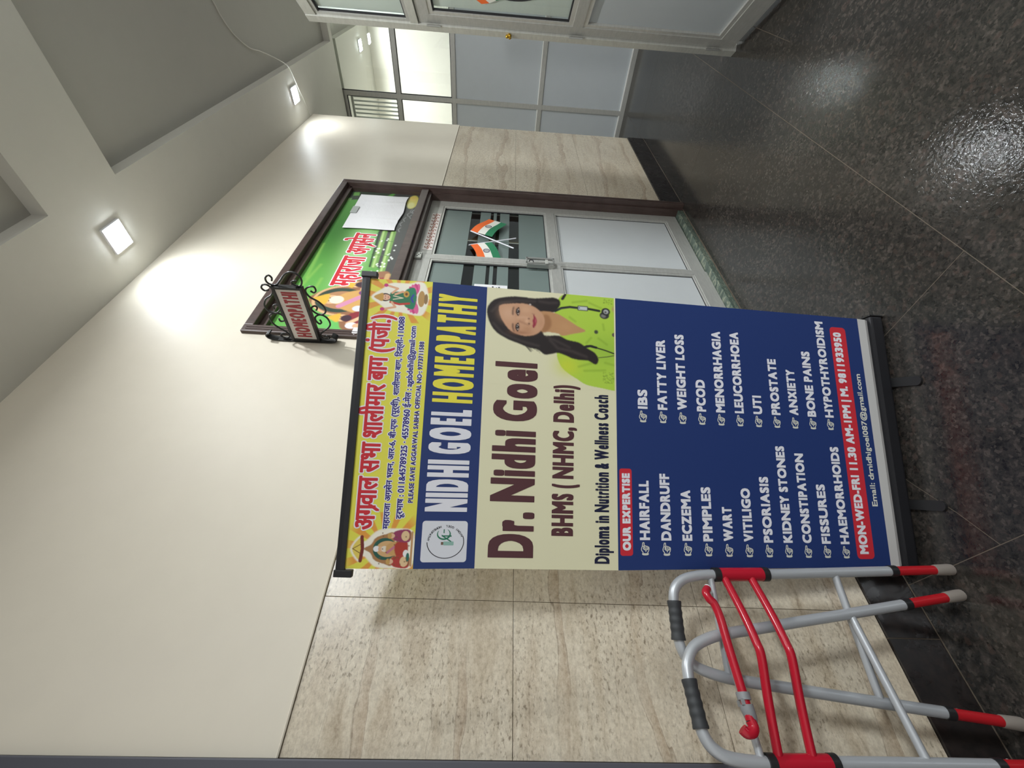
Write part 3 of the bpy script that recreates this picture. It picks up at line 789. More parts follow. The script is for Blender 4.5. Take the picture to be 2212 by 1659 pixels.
for a in ((yo, yi, zt-0.013, zt), (yo, yi, zb_, zb_+0.013), (yo, yo+0.013, zb_+0.013, zt-0.013), (yi-0.013, yi, zb_+0.013, zt-0.013)):
    add_box(bm, XS-0.012, XS+0.012, a[0], a[1], a[2], a[3], 0.002)
obj('frame', bm, M['iron'], sg)
box('sign_face', M['sign_white'], XS-0.006, XS+0.006, yo+0.0132, yi-0.0132, zb_+0.0132, zt-0.0132, sg)
V, F = fit_text('HOMEOPATHI', 0.028, (yi-yo)-0.030, zb_+0.034, zt-0.034, 0.0030, 0.0032, 'H', 3)
poly_mesh('red_lettering', [(XS-0.0068-h, yi-x, z) for x, z, h in V], F, M['sign_red'], sg)
V, F = fit_text('HOMEOPATHI', 0.028, (yi-yo)-0.030, zb_+0.034, zt-0.034, 0.0030, 0.0032, 'H', 3)
poly_mesh('red_lettering', [(XS+0.0068+h, yo+x, z) for x, z, h in V], F, M['sign_red'], sg)
SC = {
 'a': [(1.147, 2.494), (1.131, 2.489), (1.119, 2.499), (1.133, 2.517), (1.155, 2.519), (1.167, 2.505), (1.167, 2.48), (1.144, 2.457), (1.111, 2.427), (1.096, 2.401), (1.101, 2.376), (1.122, 2.361), (1.144, 2.361), (1.165, 2.373), (1.166, 2.39), (1.157, 2.407), (1.147, 2.406), (1.14, 2.393), (1.141, 2.385)],
 'b': [(1.198, 2.526), (1.203, 2.544), (1.19, 2.554), (1.173, 2.545), (1.17, 2.525), (1.187, 2.509), (1.207, 2.51), (1.229, 2.526), (1.251, 2.556), (1.284, 2.575), (1.313, 2.572), (1.326, 2.557), (1.328, 2.531), (1.308, 2.51), (1.29, 2.507), (1.28, 2.521), (1.289, 2.535), (1.307, 2.536)],
 'c': [(1.364, 2.534), (1.38, 2.531), (1.375, 2.512), (1.356, 2.506), (1.335, 2.519), (1.333, 2.544), (1.342, 2.568), (1.361, 2.577), (1.395, 2.574), (1.424, 2.552), (1.446, 2.526), (1.47, 2.515), (1.486, 2.529), (1.486, 2.548), (1.474, 2.56), (1.460, 2.55), (1.467, 2.537)],
 'd': [(1.19, 2.336), (1.199, 2.323), (1.187, 2.311), (1.167, 2.314), (1.167, 2.333), (1.18, 2.353), (1.2, 2.359), (1.226, 2.347), (1.248, 2.317), (1.275, 2.298), (1.304, 2.296), (1.322, 2.313), (1.322, 2.339), (1.301, 2.359), (1.283, 2.354), (1.275, 2.338), (1.285, 2.331), (1.3, 2.339)],
 'e': [(1.357, 2.337), (1.374, 2.334), (1.383, 2.346), (1.368, 2.357), (1.345, 2.356), (1.329, 2.338), (1.328, 2.317), (1.345, 2.299), (1.375, 2.293), (1.399, 2.303), (1.424, 2.33), (1.446, 2.354), (1.465, 2.360), (1.478, 2.352), (1.478, 2.327), (1.468, 2.318), (1.460, 2.327), (1.468, 2.344)]}
for k_, pts in SC.items():
    tube('scroll', M['iron'], smooth_path([(XS, sy(y), sz(z)) for y, z in pts], 4), 0.0042, sg, 8)

# ------------------------------------------------------------------ far glazed aluminium partition
gp = empty('glass_partition', (XP, 0.8, 0)); tag(gp, 'tall grey aluminium and glass partition closing the far end of the passage', 'partition')
YP0, YP1 = -3.3, 2.60
zr = [(0.0, 0.055), (1.052, 1.102), (2.125, 2.178), (2.808, 2.862), (3.545, 3.585)]
rails = 0
def rbox(nm, y0, y1, z0, z1, m=M['alu'], x0=XP, x1=XP+0.05): return box(nm, m, x0, x1, y0, y1, z0, z1, gp, 0.002)
posts = [(-3.3, -3.25), (-1.55, -1.50), (-0.02, 0.03), (1.508, 1.556), (2.55, 2.60)]
posts = [(-3.3, -3.25), (-2.10, -2.05), (-0.30, -0.25), (1.506, 1.558), (2.55, 2.60)]
for a, b in posts: rbox('post', a, b, 0.0, 3.51 if a > 1 else 3.585)
for (a, b), (c, d) in zip(posts[:-1], posts[1:]):
    for i, (z0, z1) in enumerate(zr):
        top = 3.51 if (d > 2) else 3.585
        if i == 4 and d > 2: z0, z1 = 3.48, 3.51
        rbox('rail', b, c, z0, z1)
    for i in range(4):
        z0 = zr[i][1]; z1 = zr[i+1][0] if not (i == 3 and d > 2) else 3.48
        if i < 2: box('infill_panel', M['lam'], XP+0.018, XP+0.030, b, c, z0, z1, gp)
        else:
            box('glass_pane', M['glass_haze'] if i == 2 else M['glass'], XP+0.020, XP+0.026, b, c, z0, z1, gp)
            bm = bmesh.new(); t = 0.008
            for y0, y1, q0, q1 in ((b, c, z0, z0+t), (b, c, z1-t, z1), (b, b+t, z0+t, z1-t), (c-t, c, z0+t, z1-t)): add_box(bm, XP+0.008, XP+0.02, y0, y1, q0, q1)
            obj('gasket', bm, M['gasket'], gp)
# beads above the lower rails, white imitating light on their upward faces
for z in (0.055, 1.102):
    for (a, b), (c, d) in zip(posts[1:-1], posts[2:]):
        box('glazing_bead', M['bead_lit'], XP-0.002, XP+0.018, b, c, z, z+0.010, gp)
# strips behind the narrow top light, built to imitate a striped reflection
vb = empty('reflection_strips', (XP+0.12, 1.9, 2.86)); tag(vb, 'grey upright strips standing in for a reflection in the narrow top pane of the far partition', 'reflection')
box('head_rail', M['alu'], XP+0.105, XP+0.135, 1.565, 2.54, 3.44, 3.47, vb)  # rail added to carry the reflection strips
for i in range(21):
    y = 1.585+i*0.046
    box('slat', M['slat'], XP+0.118, XP+0.121, y, y+0.019, 2.88, 3.44, vb)

# ------------------------------------------------------------------ near aluminium partition with its door, turned to the passage
P0 = Vector((3.566, 0.494, 0)); UX = Vector((-0.8, -0.6, 0)); UY = Vector((0.6, -0.8, 0))   # u along it, v to its back
fr = (P0, UX, UY)
np_ = empty('aluminium_partition', tuple(P0+UX*0.5)); tag(np_, 'near aluminium partition with a glazed door, angled across the right of the passage', 'partition')
def nb(nm, m, u0, u1, v0, v1, z0, z1, par=np_, bev=0.002): return box(nm, m, u0, u1, v0, v1, z0, z1, par, bev, fr)
nb('post', M['alu_lt'], 0.0, 0.062, -0.012, 0.05, 0.0, 2.782)
nb('post', M['alu_lt'], 1.14, 1.20, -0.012, 0.05, 0.0, 2.782)
nb('head_rail', M['alu_lt'], 0.062, 1.14, -0.008, 0.05, 2.715, 2.782)
nb('transom_rail', M['alu_lt'], 0.062, 1.14, -0.008, 0.05, 2.072, 2.122)
nb('glass_pane', M['glass'], 0.075, 1.128, 0.018, 0.024, 2.135, 2.702, bev=0)
bm = bmesh.new(); t = 0.022
for u0, u1, z0, z1 in ((0.062, 1.14, 2.122, 2.122+t), (0.062, 1.14, 2.715-t, 2.715), (0.062, 0.062+t, 2.122+t, 2.715-t), (1.14-t, 1.14, 2.122+t, 2.715-t)): add_box(bm, u0, u1, 0.0, 0.018, z0, z1, 0, fr)
obj('glazing_bead', bm, M['alu'], np_)
bm = bmesh.new(); t2 = 0.03
for u0, u1, z0, z1 in ((0.084, 1.118, 2.144, 2.152), (0.084, 1.118, 2.685, 2.693), (0.084, 0.092, 2.152, 2.685), (1.11, 1.118, 2.152, 2.685)): add_box(bm, u0, u1, 0.008, 0.018, z0, z1, 0, fr)
obj('gasket', bm, M['gasket'], np_)
dl = empty('door_leaf', tuple(P0+UX*0.12)); dl.parent = np_; dl.matrix_parent_inverse = np_.matrix_world.inverted()
nb('stile', M['alu'], 0.066, 0.146, 0.0, 0.04, 0.03, 2.066, dl); nb('stile', M['alu'], 1.058, 1.138, 0.0, 0.04, 0.03, 2.066, dl)
for nm, z0, z1 in (('bottom_rail', 0.03, 0.145), ('lock_rail', 1.034, 1.100), ('top_rail', 1.992, 2.066)): nb(nm, M['alu'], 0.146, 1.058, 0.0, 0.04, z0, z1, dl)
for z0, z1, gk in ((1.100, 1.992, True), (0.145, 1.034, False)):
    bm = bmesh.new(); t = 0.026
    for u0, u1, q0, q1 in ((0.146, 1.058, z0, z0+t), (0.146, 1.058, z1-t, z1), (0.146, 0.146+t, z0+t, z1-t), (1.058-t, 1.058, z0+t, z1-t)): add_box(bm, u0, u1, 0.004, 0.018, q0, q1, 0, fr)
    obj('glazing_bead', bm, M['alu_bead'], dl)
    if gk:
        bm = bmesh.new(); g0 = 0.172
        for u0, u1, q0, q1 in ((g0, 1.032, z0+t, z0+t+0.009), (g0, 1.032, z1-t-0.009, z1-t), (g0, g0+0.011, z0+t, z1-t), (1.023, 1.032, z0+t, z1-t)): add_box(bm, u0, u1, 0.010, 0.018, q0, q1, 0, fr)
        obj('gasket', bm, M['gasket'], dl)
nb('glass_pane', M['glass'], 0.16, 1.045, 0.0185, 0.0235, 1.115, 1.978, dl, 0)
nb('door_panel', M['lam'], 0.16, 1.045, 0.0185, 0.028, 0.16, 1.02, dl, 0)
for z in (1.975, 1.062, 0.16):
    bm = bmesh.new()
    add_tube(bm, [P0+UX*0.064+UY*-0.014+Vector((0, 0, z-0.045)), P0+UX*0.064+UY*-0.014+Vector((0, 0, z+0.045))], 0.006, 8)
    add_box(bm, 0.052, 0.078, -0.013, -0.0125+0.0, z-0.04, z+0.04, 0, fr)
    obj('hinge', bm, M['steel'], dl, True)
# grey frosted film behind the door glass
nb('frosted_film', mat('grey_film', lin(226, 227, 226), 0.5), 0.19, 1.02, 0.024, 0.0246, 1.13, 1.96, dl, 0)
nb('frosted_film', bpy.data.materials['grey_film'], 0.095, 1.11, 0.0245, 0.0252, 2.155, 2.69, np_, 0)
# round badge sticker and flag on the door glass
bd_ = empty('round_sticker', tuple(P0+UX*0.549+Vector((0, 0, 1.474)))); tag(bd_, 'round black ringed sticker with a tricolour ribbon on the near partition door', 'sticker')
def np_pt(u, z, v): return P0+UX*u+UY*v+Vector((0, 0, z))
V, F = [], []; n = 64
for i in range(n):
    a = 2*math.pi*i/n
    for rr in (0.250, 0.236): V.append(np_pt(0.549+rr*math.cos(a), 1.474+rr*math.sin(a), 0.0165))
for i in range(n): F.append((2*i, 2*((i+1) % n), 2*((i+1) % n)+1, 2*i+1))
poly_mesh('black_ring', V, F, M['pblack'], bd_)
bgm = mat('badge_grey', lin(120, 120, 118), 0.5)
for z, w in ((1.41, 0.03), (1.46, 0.02), (1.52, 0.03)):
    nb('grey_print', bgm, 0.345, 0.40, 0.0158, 0.0165, z, z+w, bd_, 0)
for nm, mm, q in (('saffron_ribbon', 'saffron', [(0.40, 1.80), (0.255, 1.665), (0.268, 1.618), (0.40, 1.74)]), ('white_ribbon', 'flagwhite', [(0.40, 1.74), (0.268, 1.618), (0.295, 1.578), (0.40, 1.66)]), ('green_ribbon', 'flaggreen', [(0.40, 1.66), (0.295, 1.578), (0.305, 1.545), (0.40, 1.56)])):
    poly_mesh(nm, [np_pt(u, z, 0.0150) for u, z in q], [(0, 1, 2, 3)], M[mm], bd_)
# brass lock knob on the post
lk = empty('lock', tuple(np_pt(0.031, 1.494, -0.012))); tag(lk, 'small brass lock knob on the pale post of the near partition', 'lock')
bm = bmesh.new()
for a, rr in ((0, 0.011), (120, 0.010), (240, 0.010)):
    p = np_pt(0.031+0.012*math.cos(math.radians(a+90)), 1.494+0.012*math.sin(math.radians(a+90)), -0.020)
    bmesh.ops.create_uvsphere(bm, u_segments=10, v_segments=8, radius=rr, matrix=Matrix.Translation(p))
add_tube(bm, [np_pt(0.031, 1.494, -0.0125), np_pt(0.031, 1.494, -0.024)], 0.013, 12)
add_tube(bm, [np_pt(0.010, 1.494, -0.015), np_pt(0.052, 1.494, -0.015)], 0.004, 8)
obj('knob', bm, M['brass'], lk, True)

# ------------------------------------------------------------------ ceiling lights
def lamp(x, y, label, power=LAMP_W, s=0.058):
    t = empty('ceiling_light', (x, y, ZC)); tag(t, label, 'light', 'square ceiling lights')
    bm = bmesh.new(); o_ = s+0.010
    for a in ((-o_, o_, s, o_), (-o_, o_, -o_, -s), (-o_, -s, -s, s), (s, o_, -s, s)):
        add_box(bm, x+a[0], x+a[1], y+a[2], y+a[3], ZC-0.012, ZC-0.0005, 0.002)
    obj('lamp_frame', bm, M['led_frame'], t)
    box('diffuser', M['led'], x-s+0.001, x+s-0.001, y-s+0.001, y+s-0.001, ZC-0.0185, ZC-0.0005, t, 0.003)
    ld = bpy.data.lights.new('lamp_light', 'AREA'); ld.shape = 'SQUARE'; ld.size = 2*s*0.9; ld.energy = power; ld.color = LAMP_COL
    ld.spread = LAMP_SPREAD
    lo = bpy.data.objects.new('lamp_light', ld); COL.objects.link(lo); lo.location = (x, y, ZC-0.020); lo.parent = t; lo.matrix_parent_inverse = t.matrix_world.inverted()
lamp(2.078, 1.250, 'large bright square ceiling light over the clinic door, nearest in view')
lamp(4.735, 1.225, 'bright square ceiling light near the wall corner before the far partition')
lamp(7.20, 1.225, 'ceiling light seen through the top pane of the far partition', 10)
lamp(2.063, 0.17, 'ceiling light on the cross beam, just past the upper corner of the picture', 34)
lamp(6.9, -1.0, 'added unseen fill light beyond the far partition, nearer its middle', 44)  # unseen lamp added to brighten the space behind the glass
lamp(6.9, 2.1, 'added unseen fill light beyond the far partition, towards its narrow end panes', 26)  # another added, unseen lamp lifting the room past the end panes
lamp(2.0, -2.9, 'big square panel light of the hall behind the camera, out of view', 50, 0.42)

# loose white wire across the ceiling
wp = [(3.70, 0.20, ZR-0.006), (3.86, 0.36, ZR-0.006), (3.972, 0.491, ZR-0.006), (4.019, 0.588, ZR-0.006), (4.116, 0.698, ZR-0.006), (4.285, 0.803, ZR-0.008), (4.42, 0.845, ZR-0.02), (4.56, 0.90, ZR-0.035), (4.68, 0.965, ZC-0.006), (4.776, 1.029, ZC-0.006), (4.85, 1.178, ZC-0.006), (4.93, 1.33, ZC-0.006), (5.0, 1.468, ZC-0.006)]
tag(tube('wire', M['wire'], smooth_path(wp, 5), 0.004, None, 8), 'loose white wire running over the ceiling to the wall corner', 'wire')

# ------------------------------------------------------------------ roll-up banner stand
B0 = np.array([0.542, 1.381, 0.0]); BD = np.array([0.776, -0.461, 0.0]); BD /= np.linalg.norm(BD); BN = np.array([BD[1], -BD[0], 0.0])
BW = 0.886
ZZ = [0.052, 0.072, 0.1, 1.076, 1.515, 1.69, 1.886, 1.92]; OO = [-0.016, -0.004, 0.003, 0.103, 0.134, 0.1535, 0.159, 0.159]
UL = [-0.010, -0.011, -0.012, -0.031, -0.032, -0.0345, -0.038, -0.038]
def bpt(X, z, lift=0.0):
    """banner surface: X metres from its left edge, z height"""
    k = np.interp(z, [1.2, 1.52, 1.69, 1.886], [0, 0.0085, 0.012, 0.024])
    zz = z + (X/BW-0.5)*k
    p = B0 + BD*(np.interp(z, ZZ, UL)+X) + BN*(np.interp(z, ZZ, OO)+lift)
    return (p[0], p[1], zz)
bn = empty('banner_stand', tuple(B0+BD*BW*0.5)); tag(bn, 'tall roll up clinic banner on a black base, leaning in front of the tiled wall', 'banner')
zcuts = [0.052, 0.072, 0.110, 0.35, 0.6, 0.85, 1.0725, 1.29, 1.513, 1.60, 1.690, 1.79, 1.89, 1.905]
V, F, mi = [], [], []; nx = 12
for z in zcuts:
    for i in range(nx+1): V.append(bpt(BW*i/nx, z))
for j in range(len(zcuts)-1):
    zm = (zcuts[j]+zcuts[j+1])/2
    for i in range(nx):
        a = j*(nx+1)+i; F.append((a, a+1, a+nx+2, a+nx+1))
        mi.append(0 if zm < 0.11 else 1 if zm < 1.0725 else 2 if zm < 1.513 else 1 if zm < 1.69 else 3)
fab = poly_mesh('printed_sheet', V, F, [M['vinyl_back'], M['blue'], M['cream'], M['yellow']], bn)
fab.data.polygons.foreach_set('material_index', mi)
def bprint(nm, V, F, m, lift):
    return poly_mesh(nm, [bpt(v[0], v[1], lift + (v[2] if len(v) > 2 else 0)) for v in V], F, m, bn)
def btext(nm, items, m, lift=0.0005):
    VV, FF = [], []
    for it in items:
        V, F = fit_text(*it[0], **it[1]); n = len(VV); VV += [tuple(v) for v in V]; FF += [tuple(i+n for i in f) for f in F]
    return bprint(nm, VV, FF, m, lift)
def bx_(s): return s*BW
# yellow heading strip
hd_ex = rakar(['अग'])
H1 = lambda d, dz, e: ((TT, bx_(0.119)-e, bx_(0.862)+e, 1.8115-e, 1.867+e, d, dz), dict(ref='ग', extra=hd_ex, k=10))
TT = 'अगवाल सभा शालीमार बाग (पंजी.)'
btext('white_outline', [H1(0.0058, 0.0052, 0.0034)], M['pwhite'], 0.0003)
btext('red_heading', [H1(0.0024, 0.0018, 0)], M['pred'], 0.0005)
def dpair(body, s0, s1, z0, z1, ex=None, ref='ग'):
    a = [((body, bx_(s0)-e, bx_(s1)+e, z0-e, z1+e, d, d), dict(ref=ref, extra=ex, k=8)) for d, e in ((0.0030, 0.0022), (0.0008, 0.0))]
    return a
A2 = dpair('महाराजा अगसेन भवन, आर-6, बी-एफ (पूर्वी), शालीमार बाग, िदल्ली-110088', 0.122, 0.858, 1.7695, 1.786, rakar(['महाराजा अग']))
A3 = dpair('दूरभाष : 011&45789325 · 45578960 ई-मेल : agsbdelhi@gmail·com', 0.154, 0.823, 1.732, 1.7495)
A4 = dpair('PLEASE SAVE AGGARWAL SABHA OFFICIAL NO·: 9773711588', 0.207, 0.766, 1.7038, 1.7183, None, 'H')
btext('white_outline', [A2[0], A3[0], A4[0]], M['pwhite'], 0.0003)
btext('small_lettering', [A2[1], A3[1], A4[1]], M['purple'], 0.0005)
# blue name strip
btext('white_lettering', [(('NIDHI GOEL', bx_(0.180), bx_(0.528), 1.543, 1.6675, 0.0042, 0.0066), dict(res=4, k=20))], M['pwhite'])
btext('yellow_lettering', [(('HOMEOPATHY', bx_(0.550), bx_(0.960), 1.543, 1.6675, 0.0035, 0.0060), dict(res=4, k=20))], M['pyellow'])
card = rrect(bx_(0.020), bx_(0.1495), 1.5385, 1.671, 0.009)
bprint('logo_card', card, [tuple(range(len(card)))], mat('print_card_white', lin(226, 228, 234), **VIN), 0.00025)
# ring with lettering and monogram
cxl, czl = bx_(0.0835), 1.6015
V, F = [], []; n = 40
for i in range(n+1):
    a = math.radians(92 + (292-92)*i/n)
    for rr in (1.0, 0.955): V.append((cxl+0.0465*rr*math.cos(a), czl+0.0545*rr*math.sin(a)))
for i in range(n): F.append((2*i, 2*i+2, 2*i+3, 2*i+1))
bprint('logo_ring', V, F, M['pblack'], 0.0004)
VV, FF = [], []
body = 'NIDHI GOEL  HOMEOPATHY'
for i, ch in enumerate(body):
    if ch == ' ': continue
    a = math.radians(-66 + 150*i/(len(body)-1))
    V, F = raw_text(ch, 2); V = V-np.array([V[:, 0].mean(), 0.35]); sc = 0.0085
    # tops towards the centre
    ca, sa = math.cos(a+math.pi/2), math.sin(a+math.pi/2); n0 = len(VV)
    for d in ((0, 0), (0.04, 0), (-0.04, 0), (0, 0.04), (0, -0.04)):
        n0 = len(VV)
        for vx, vz in V+np.array(d):
            vx *= sc; vz *= sc
            VV.append((cxl+0.0435*math.cos(a)+vx*ca-vz*sa, czl+0.0505*math.sin(a)+vx*sa+vz*ca))
        FF += [tuple(k+n0 for k in f) for f in F]
bprint('logo_lettering', VV, FF, M['pblack'], 0.0004)
VV, FF = [], []
def mono(V, F):
    n = len(VV); VV.extend(V); FF.extend([tuple(k+n for k in f) for f in F])
q = cxl+0.004, czl
mono([(q[0]-0.006, q[1]-0.017), (q[0]-0.002, q[1]-0.017), (q[0]+0.016, q[1]+0.012), (q[0]+0.012, q[1]+0.012)], [(0, 1, 2, 3)])
mono([(q[0]+0.010, q[1]-0.017), (q[0]+0.014, q[1]-0.017), (q[0]+0.014, q[1]+0.012), (q[0]+0.011, q[1]+0.012)], [(0, 1, 2, 3)])
ga = [math.radians(55+270*i/24) for i in range(25)]
for i in range(24):
    w0 = 0.0022*math.sin(math.pi*i/24)+0.0006; w1 = 0.0022*math.sin(math.pi*(i+1)/24)+0.0006; g0, g1 = ga[i], ga[i+1]; R0 = 0.0185; gx, gz = q[0]+0.018, q[1]+0.006
    mono([(gx+(R0+w0)*math.cos(g0)*0.8, gz+(R0+w0)*math.sin(g0)), (gx+(R0+w1)*math.cos(g1)*0.8, gz+(R0+w1)*math.sin(g1)), (gx+(R0-w1)*math.cos(g1)*0.8, gz+(R0-w1)*math.sin(g1)), (gx+(R0-w0)*math.cos(g0)*0.8, gz+(R0-w0)*math.sin(g0))], [(0, 1, 2, 3)])
mono([(gx+0.002, gz-0.002), (gx+0.013, gz-0.002), (gx+0.013, gz+0.001), (gx+0.002, gz+0.001)], [(0, 1, 2, 3)])
bprint('logo_monogram', VV, FF, M['pgreen'], 0.0005)
bot = rrect(q[0]-0.014, q[0]-0.003, q[1]-0.024, q[1]+0.006, 0.002)
bprint('logo_bottle', bot, [tuple(range(len(bot)))], mat('print_pale_green', lin(150, 190, 178), **VIN), 0.0005)
cap_ = rrect(q[0]-0.0125, q[0]-0.0045, q[1]+0.006, q[1]+0.013, 0.001)
bprint('logo_bottle_cap', cap_, [tuple(range(len(cap_)))], mat('print_cork', lin(120, 96, 78), **VIN), 0.0005)
# cream panel
btext('name_lettering', [(('Dr. Nidhi Goel', bx_(0.039), bx_(0.708), 1.338, 1.4755, 0.0050, 0.0072), dict(res=5, k=28))], M['maroon'])
btext('degree_lettering', [(('BHMS ( NHMC, Delhi)', bx_(0.110), bx_(0.637), 1.215, 1.283, 0.0027, 0.0033), dict(res=4, k=20))], M['maroon'])
btext('diploma_lettering', [(('Diploma in Nutrition & Wellness Coach', bx_(0.022), bx_(0.609), 1.1005, 1.147, 0.0016, 0.0020), dict(res=3, k=12))], M['navy'])
# blue list
pill = rrect(bx_(0.047), bx_(0.344), 1.0245, 1.0655, 0.008)
bprint('red_pill', pill, [tuple(range(len(pill)))], M['pillred'], 0.00025)
pill = rrect(bx_(0.029), bx_(0.953), 0.169, 0.2355, 0.014)
bprint('red_pill', pill, [tuple(range(len(pill)))], M['pillred'], 0.00025)
rows_l = [('HAIRFALL', 0.303, 0.101), ('DANDRUFF', 0.328, 0.099), ('ECZEMA', 0.272, 0.098), ('PIMPLES', 0.283, 0.096), ('WART', 0.214, 0.094), ('VITILIGO', 0.281, 0.092), ('PSORIASIS', 0.325, 0.091), ('KIDNEY STONES', 0.443, 0.090), ('CONSTIPATION', 0.415, 0.088), ('FISSURES', 0.301, 0.087), ('HAEMORRHOIDS', 0.447, 0.085)]
rows_r = [('IBS', 0.638), ('FATTY LIVER', 0.842), ('WEIGHT LOSS', 0.868), ('PCOD', 0.689), ('MENORRHAGIA', 0.894), ('LEUCORRHOEA', 0.897), ('UTI', 0.637), ('PROSTATE', 0.793), ('ANXIETY', 0.754), ('BONE PAINS', 0.835), ('HYPOTHYROIDISM', 0.970)]
it, hands = [], []
for i in range(11):
    zl = 0.968-0.0708*i; zr_ = 0.9645-0.0702*i
    b, s1, s0 = rows_l[i]
    it.append(((b, bx_(s0), bx_(s1), zl, zl+0.0335, 0.0019, 0.0021), dict(res=3, k=12)))
    b, s1 = rows_r[i]
    it.append(((b, bx_(0.567), bx_(s1), zr_, zr_+0.034, 0.0019, 0.0021), dict(res=3, k=12)))
    for s, z in ((s0-0.053, zl), (0.5145, zr_)):
        hands.append((('☞', bx_(s), bx_(s+0.044), z+0.003, z+0.0305, 0.0005, 0.0005), dict(res=3, k=6, ref='☞')))
it.append((('OUR EXPERTISE', bx_(0.065), bx_(0.327), 1.031, 1.0575, 0.0018, 0.0022), dict(res=3, k=12)))
it.append((('MON-WED-FRI 11.30 AM-1PM | M. 9811933950', bx_(0.049), bx_(0.930), 0.1905, 0.2235, 0.0019, 0.0021), dict(res=3, k=12)))
btext('list_lettering', it, M['pwhite'])
for h_ in hands: btext('pointing_hand', [h_], M['pemail'])
btext('email_lettering', [(('Email: drnidhigoel087@gmail.com', bx_(0.224), bx_(0.752), 0.1305, 0.152, 0.0007, 0.0007), dict(res=3, k=12))], M['pemail'])

# portrait of the doctor, painted in the picture's own units (px across, py down the print)
def pmap(lift):
    def f(px, py):   # px along the print's height, py along its width
        return bpt(0.886-(py-170)*0.0003225, 1.509-(px-165)*0.000323, lift)
    return f
cv = Canvas(158, 1500, 172, 1192, 300, 228, (232, 228, 192))
G = (182, 216, 76)
cv.spline([(985, 172), (900, 230), (860, 420), (920, 620), (905, 760), (890, 850), (930, 960), (1000, 1030), (1100, 1090), (1200, 1145), (1350, 1170), (1500, 1192), (1600, 1192), (1700, 600), (1600, 100), (1200, 120)], G, 1)
cv.glow(1000, 960, 140, 120, (214, 222, 60), 0.7); cv.glow(1420, 760, 260, 200, (150, 190, 70), 0.6); cv.glow(1250, 300, 180, 90, (184, 216, 80), 0.5)
for a in (((1120, 960), (1300, 900)), ((1180, 1000), (1400, 980)), ((1200, 700), (1250, 640)), ((1050, 260), (1200, 230)), ((1230, 250), (1360, 300)), ((1330, 640), (1420, 700)), ((1380, 480), (1390, 540)), ((1020, 430), (1080, 470)), ((1400, 900), (1500, 920))):
    cv.line(a, 16, (128, 166, 50), 6, 0.55)
for i in range(60):
    x = 1380+115*rng.random(); y = 1000+120*rng.random(); cv.ell(x, y, 6, 4, (108, 140, 50), 2, 0.5)
for i in range(24):
    x = 1380+110*rng.random(); y = 190+60*rng.random(); cv.ell(x, y, 6, 4, (108, 140, 50), 2, 0.5)
HB = (44, 38, 38)
# hair mass
cv.spline([(160, 430), (185, 350), (250, 290), (380, 255), (500, 245), (640, 250), (780, 232), (850, 225), (905, 245), (920, 290), (890, 350), (850, 390), (770, 400), (700, 420), (740, 560), (760, 650), (900, 640), (1000, 680), (1120, 700), (1200, 750), (1290, 800), (1330, 870), (1300, 925), (1220, 890), (1150, 890), (1060, 880), (980, 850), (900, 830), (820, 850), (760, 855), (700, 810), (600, 795), (500, 760), (380, 720), (260, 650), (190, 550)], HB, 2)
cv.spline([(985, 172), (960, 172), (925, 230), (950, 240)], HB, 1)
for a, w in ((((210, 430), (300, 330), (480, 290), (650, 285)), 16), (((230, 560), (330, 660), (520, 730), (700, 770)), 16), (((820, 700), (900, 780), (1050, 800), (1200, 850)), 20), (((780, 660), (880, 700), (1020, 760)), 14), (((700, 280), (800, 290), (880, 280)), 18)):
    cv.line(a, w, (84, 74, 72), 8, 0.6)
for i in range(26):
    x0 = 560+160*rng.random(); y0 = 770+25*rng.random(); cv.line([(x0, y0), (x0+40, y0+30+20*rng.random())], 5, HB, 2, 0.5)
# neck and chest
cv.spline([(690, 420), (760, 385), (860, 395), (930, 420), (1000, 460), (1100, 520), (1190, 570), (1060, 610), (950, 640), (900, 620), (800, 610), (720, 600)], (196, 148, 104), 2)
cv.spline([(740, 440), (800, 430), (830, 520), (790, 600), (730, 610)], (160, 112, 76), 8, 0.8)
cv.glow(980, 540, 90, 60, (206, 158, 112), 0.6)
# face
cv.spline([(280, 400), (300, 355), (380, 335), (480, 322), (560, 322), (640, 345), (700, 385), (745, 440), (757, 510), (735, 580), (680, 640), (600, 668), (520, 668), (430, 640), (370, 590), (310, 500)], (208, 160, 126), 2)
cv.glow(380, 440, 90, 80, (222, 178, 146), 0.7); cv.glow(560, 380, 60, 45, (222, 176, 140), 0.6); cv.glow(580, 600, 60, 40, (186, 136, 100), 0.6); cv.glow(520, 640, 100, 24, (168, 116, 86), 0.7); cv.glow(720, 520, 30, 60, (196, 146, 110), 0.5)
cv.spline([(420, 455), (416, 415), (425, 372), (440, 362), (433, 410), (434, 450)], (92, 62, 50), 3, 0.8)
cv.spline([(425, 545), (420, 580), (435, 625), (450, 640), (440, 590), (436, 550)], (92, 62, 50), 3, 0.8)
for cy in (412, 582):
    cv.glow(472, cy, 26, 44, (140, 96, 74), 0.75)
    cv.ell(479, cy, 15, 34, (206, 184, 172), 1.5); cv.ell(479, cy, 15, 19, (40, 28, 26), 1.5); cv.ell(474, cy-4, 4, 4, (230, 230, 230), 1)
    cv.line([(484, cy-42), (464, cy-20), (462, cy+12), (480, cy+42)], 12, (36, 24, 24), 2, 0.95); cv.line([(488, cy-36), (497, cy), (488, cy+36)], 6, (70, 46, 42), 2, 0.85)
cv.line([(480, 478), (540, 470), (575, 472)], 14, (226, 182, 150), 8, 0.6); cv.line([(500, 520), (560, 540), (590, 548)], 12, (170, 120, 92), 7, 0.7)
cv.ell(592, 482, 9, 8, (120, 76, 60), 3, 0.8); cv.ell(596, 536, 9, 9, (112, 70, 56), 3, 0.9); cv.glow(572, 510, 20, 24, (228, 184, 150), 0.7)
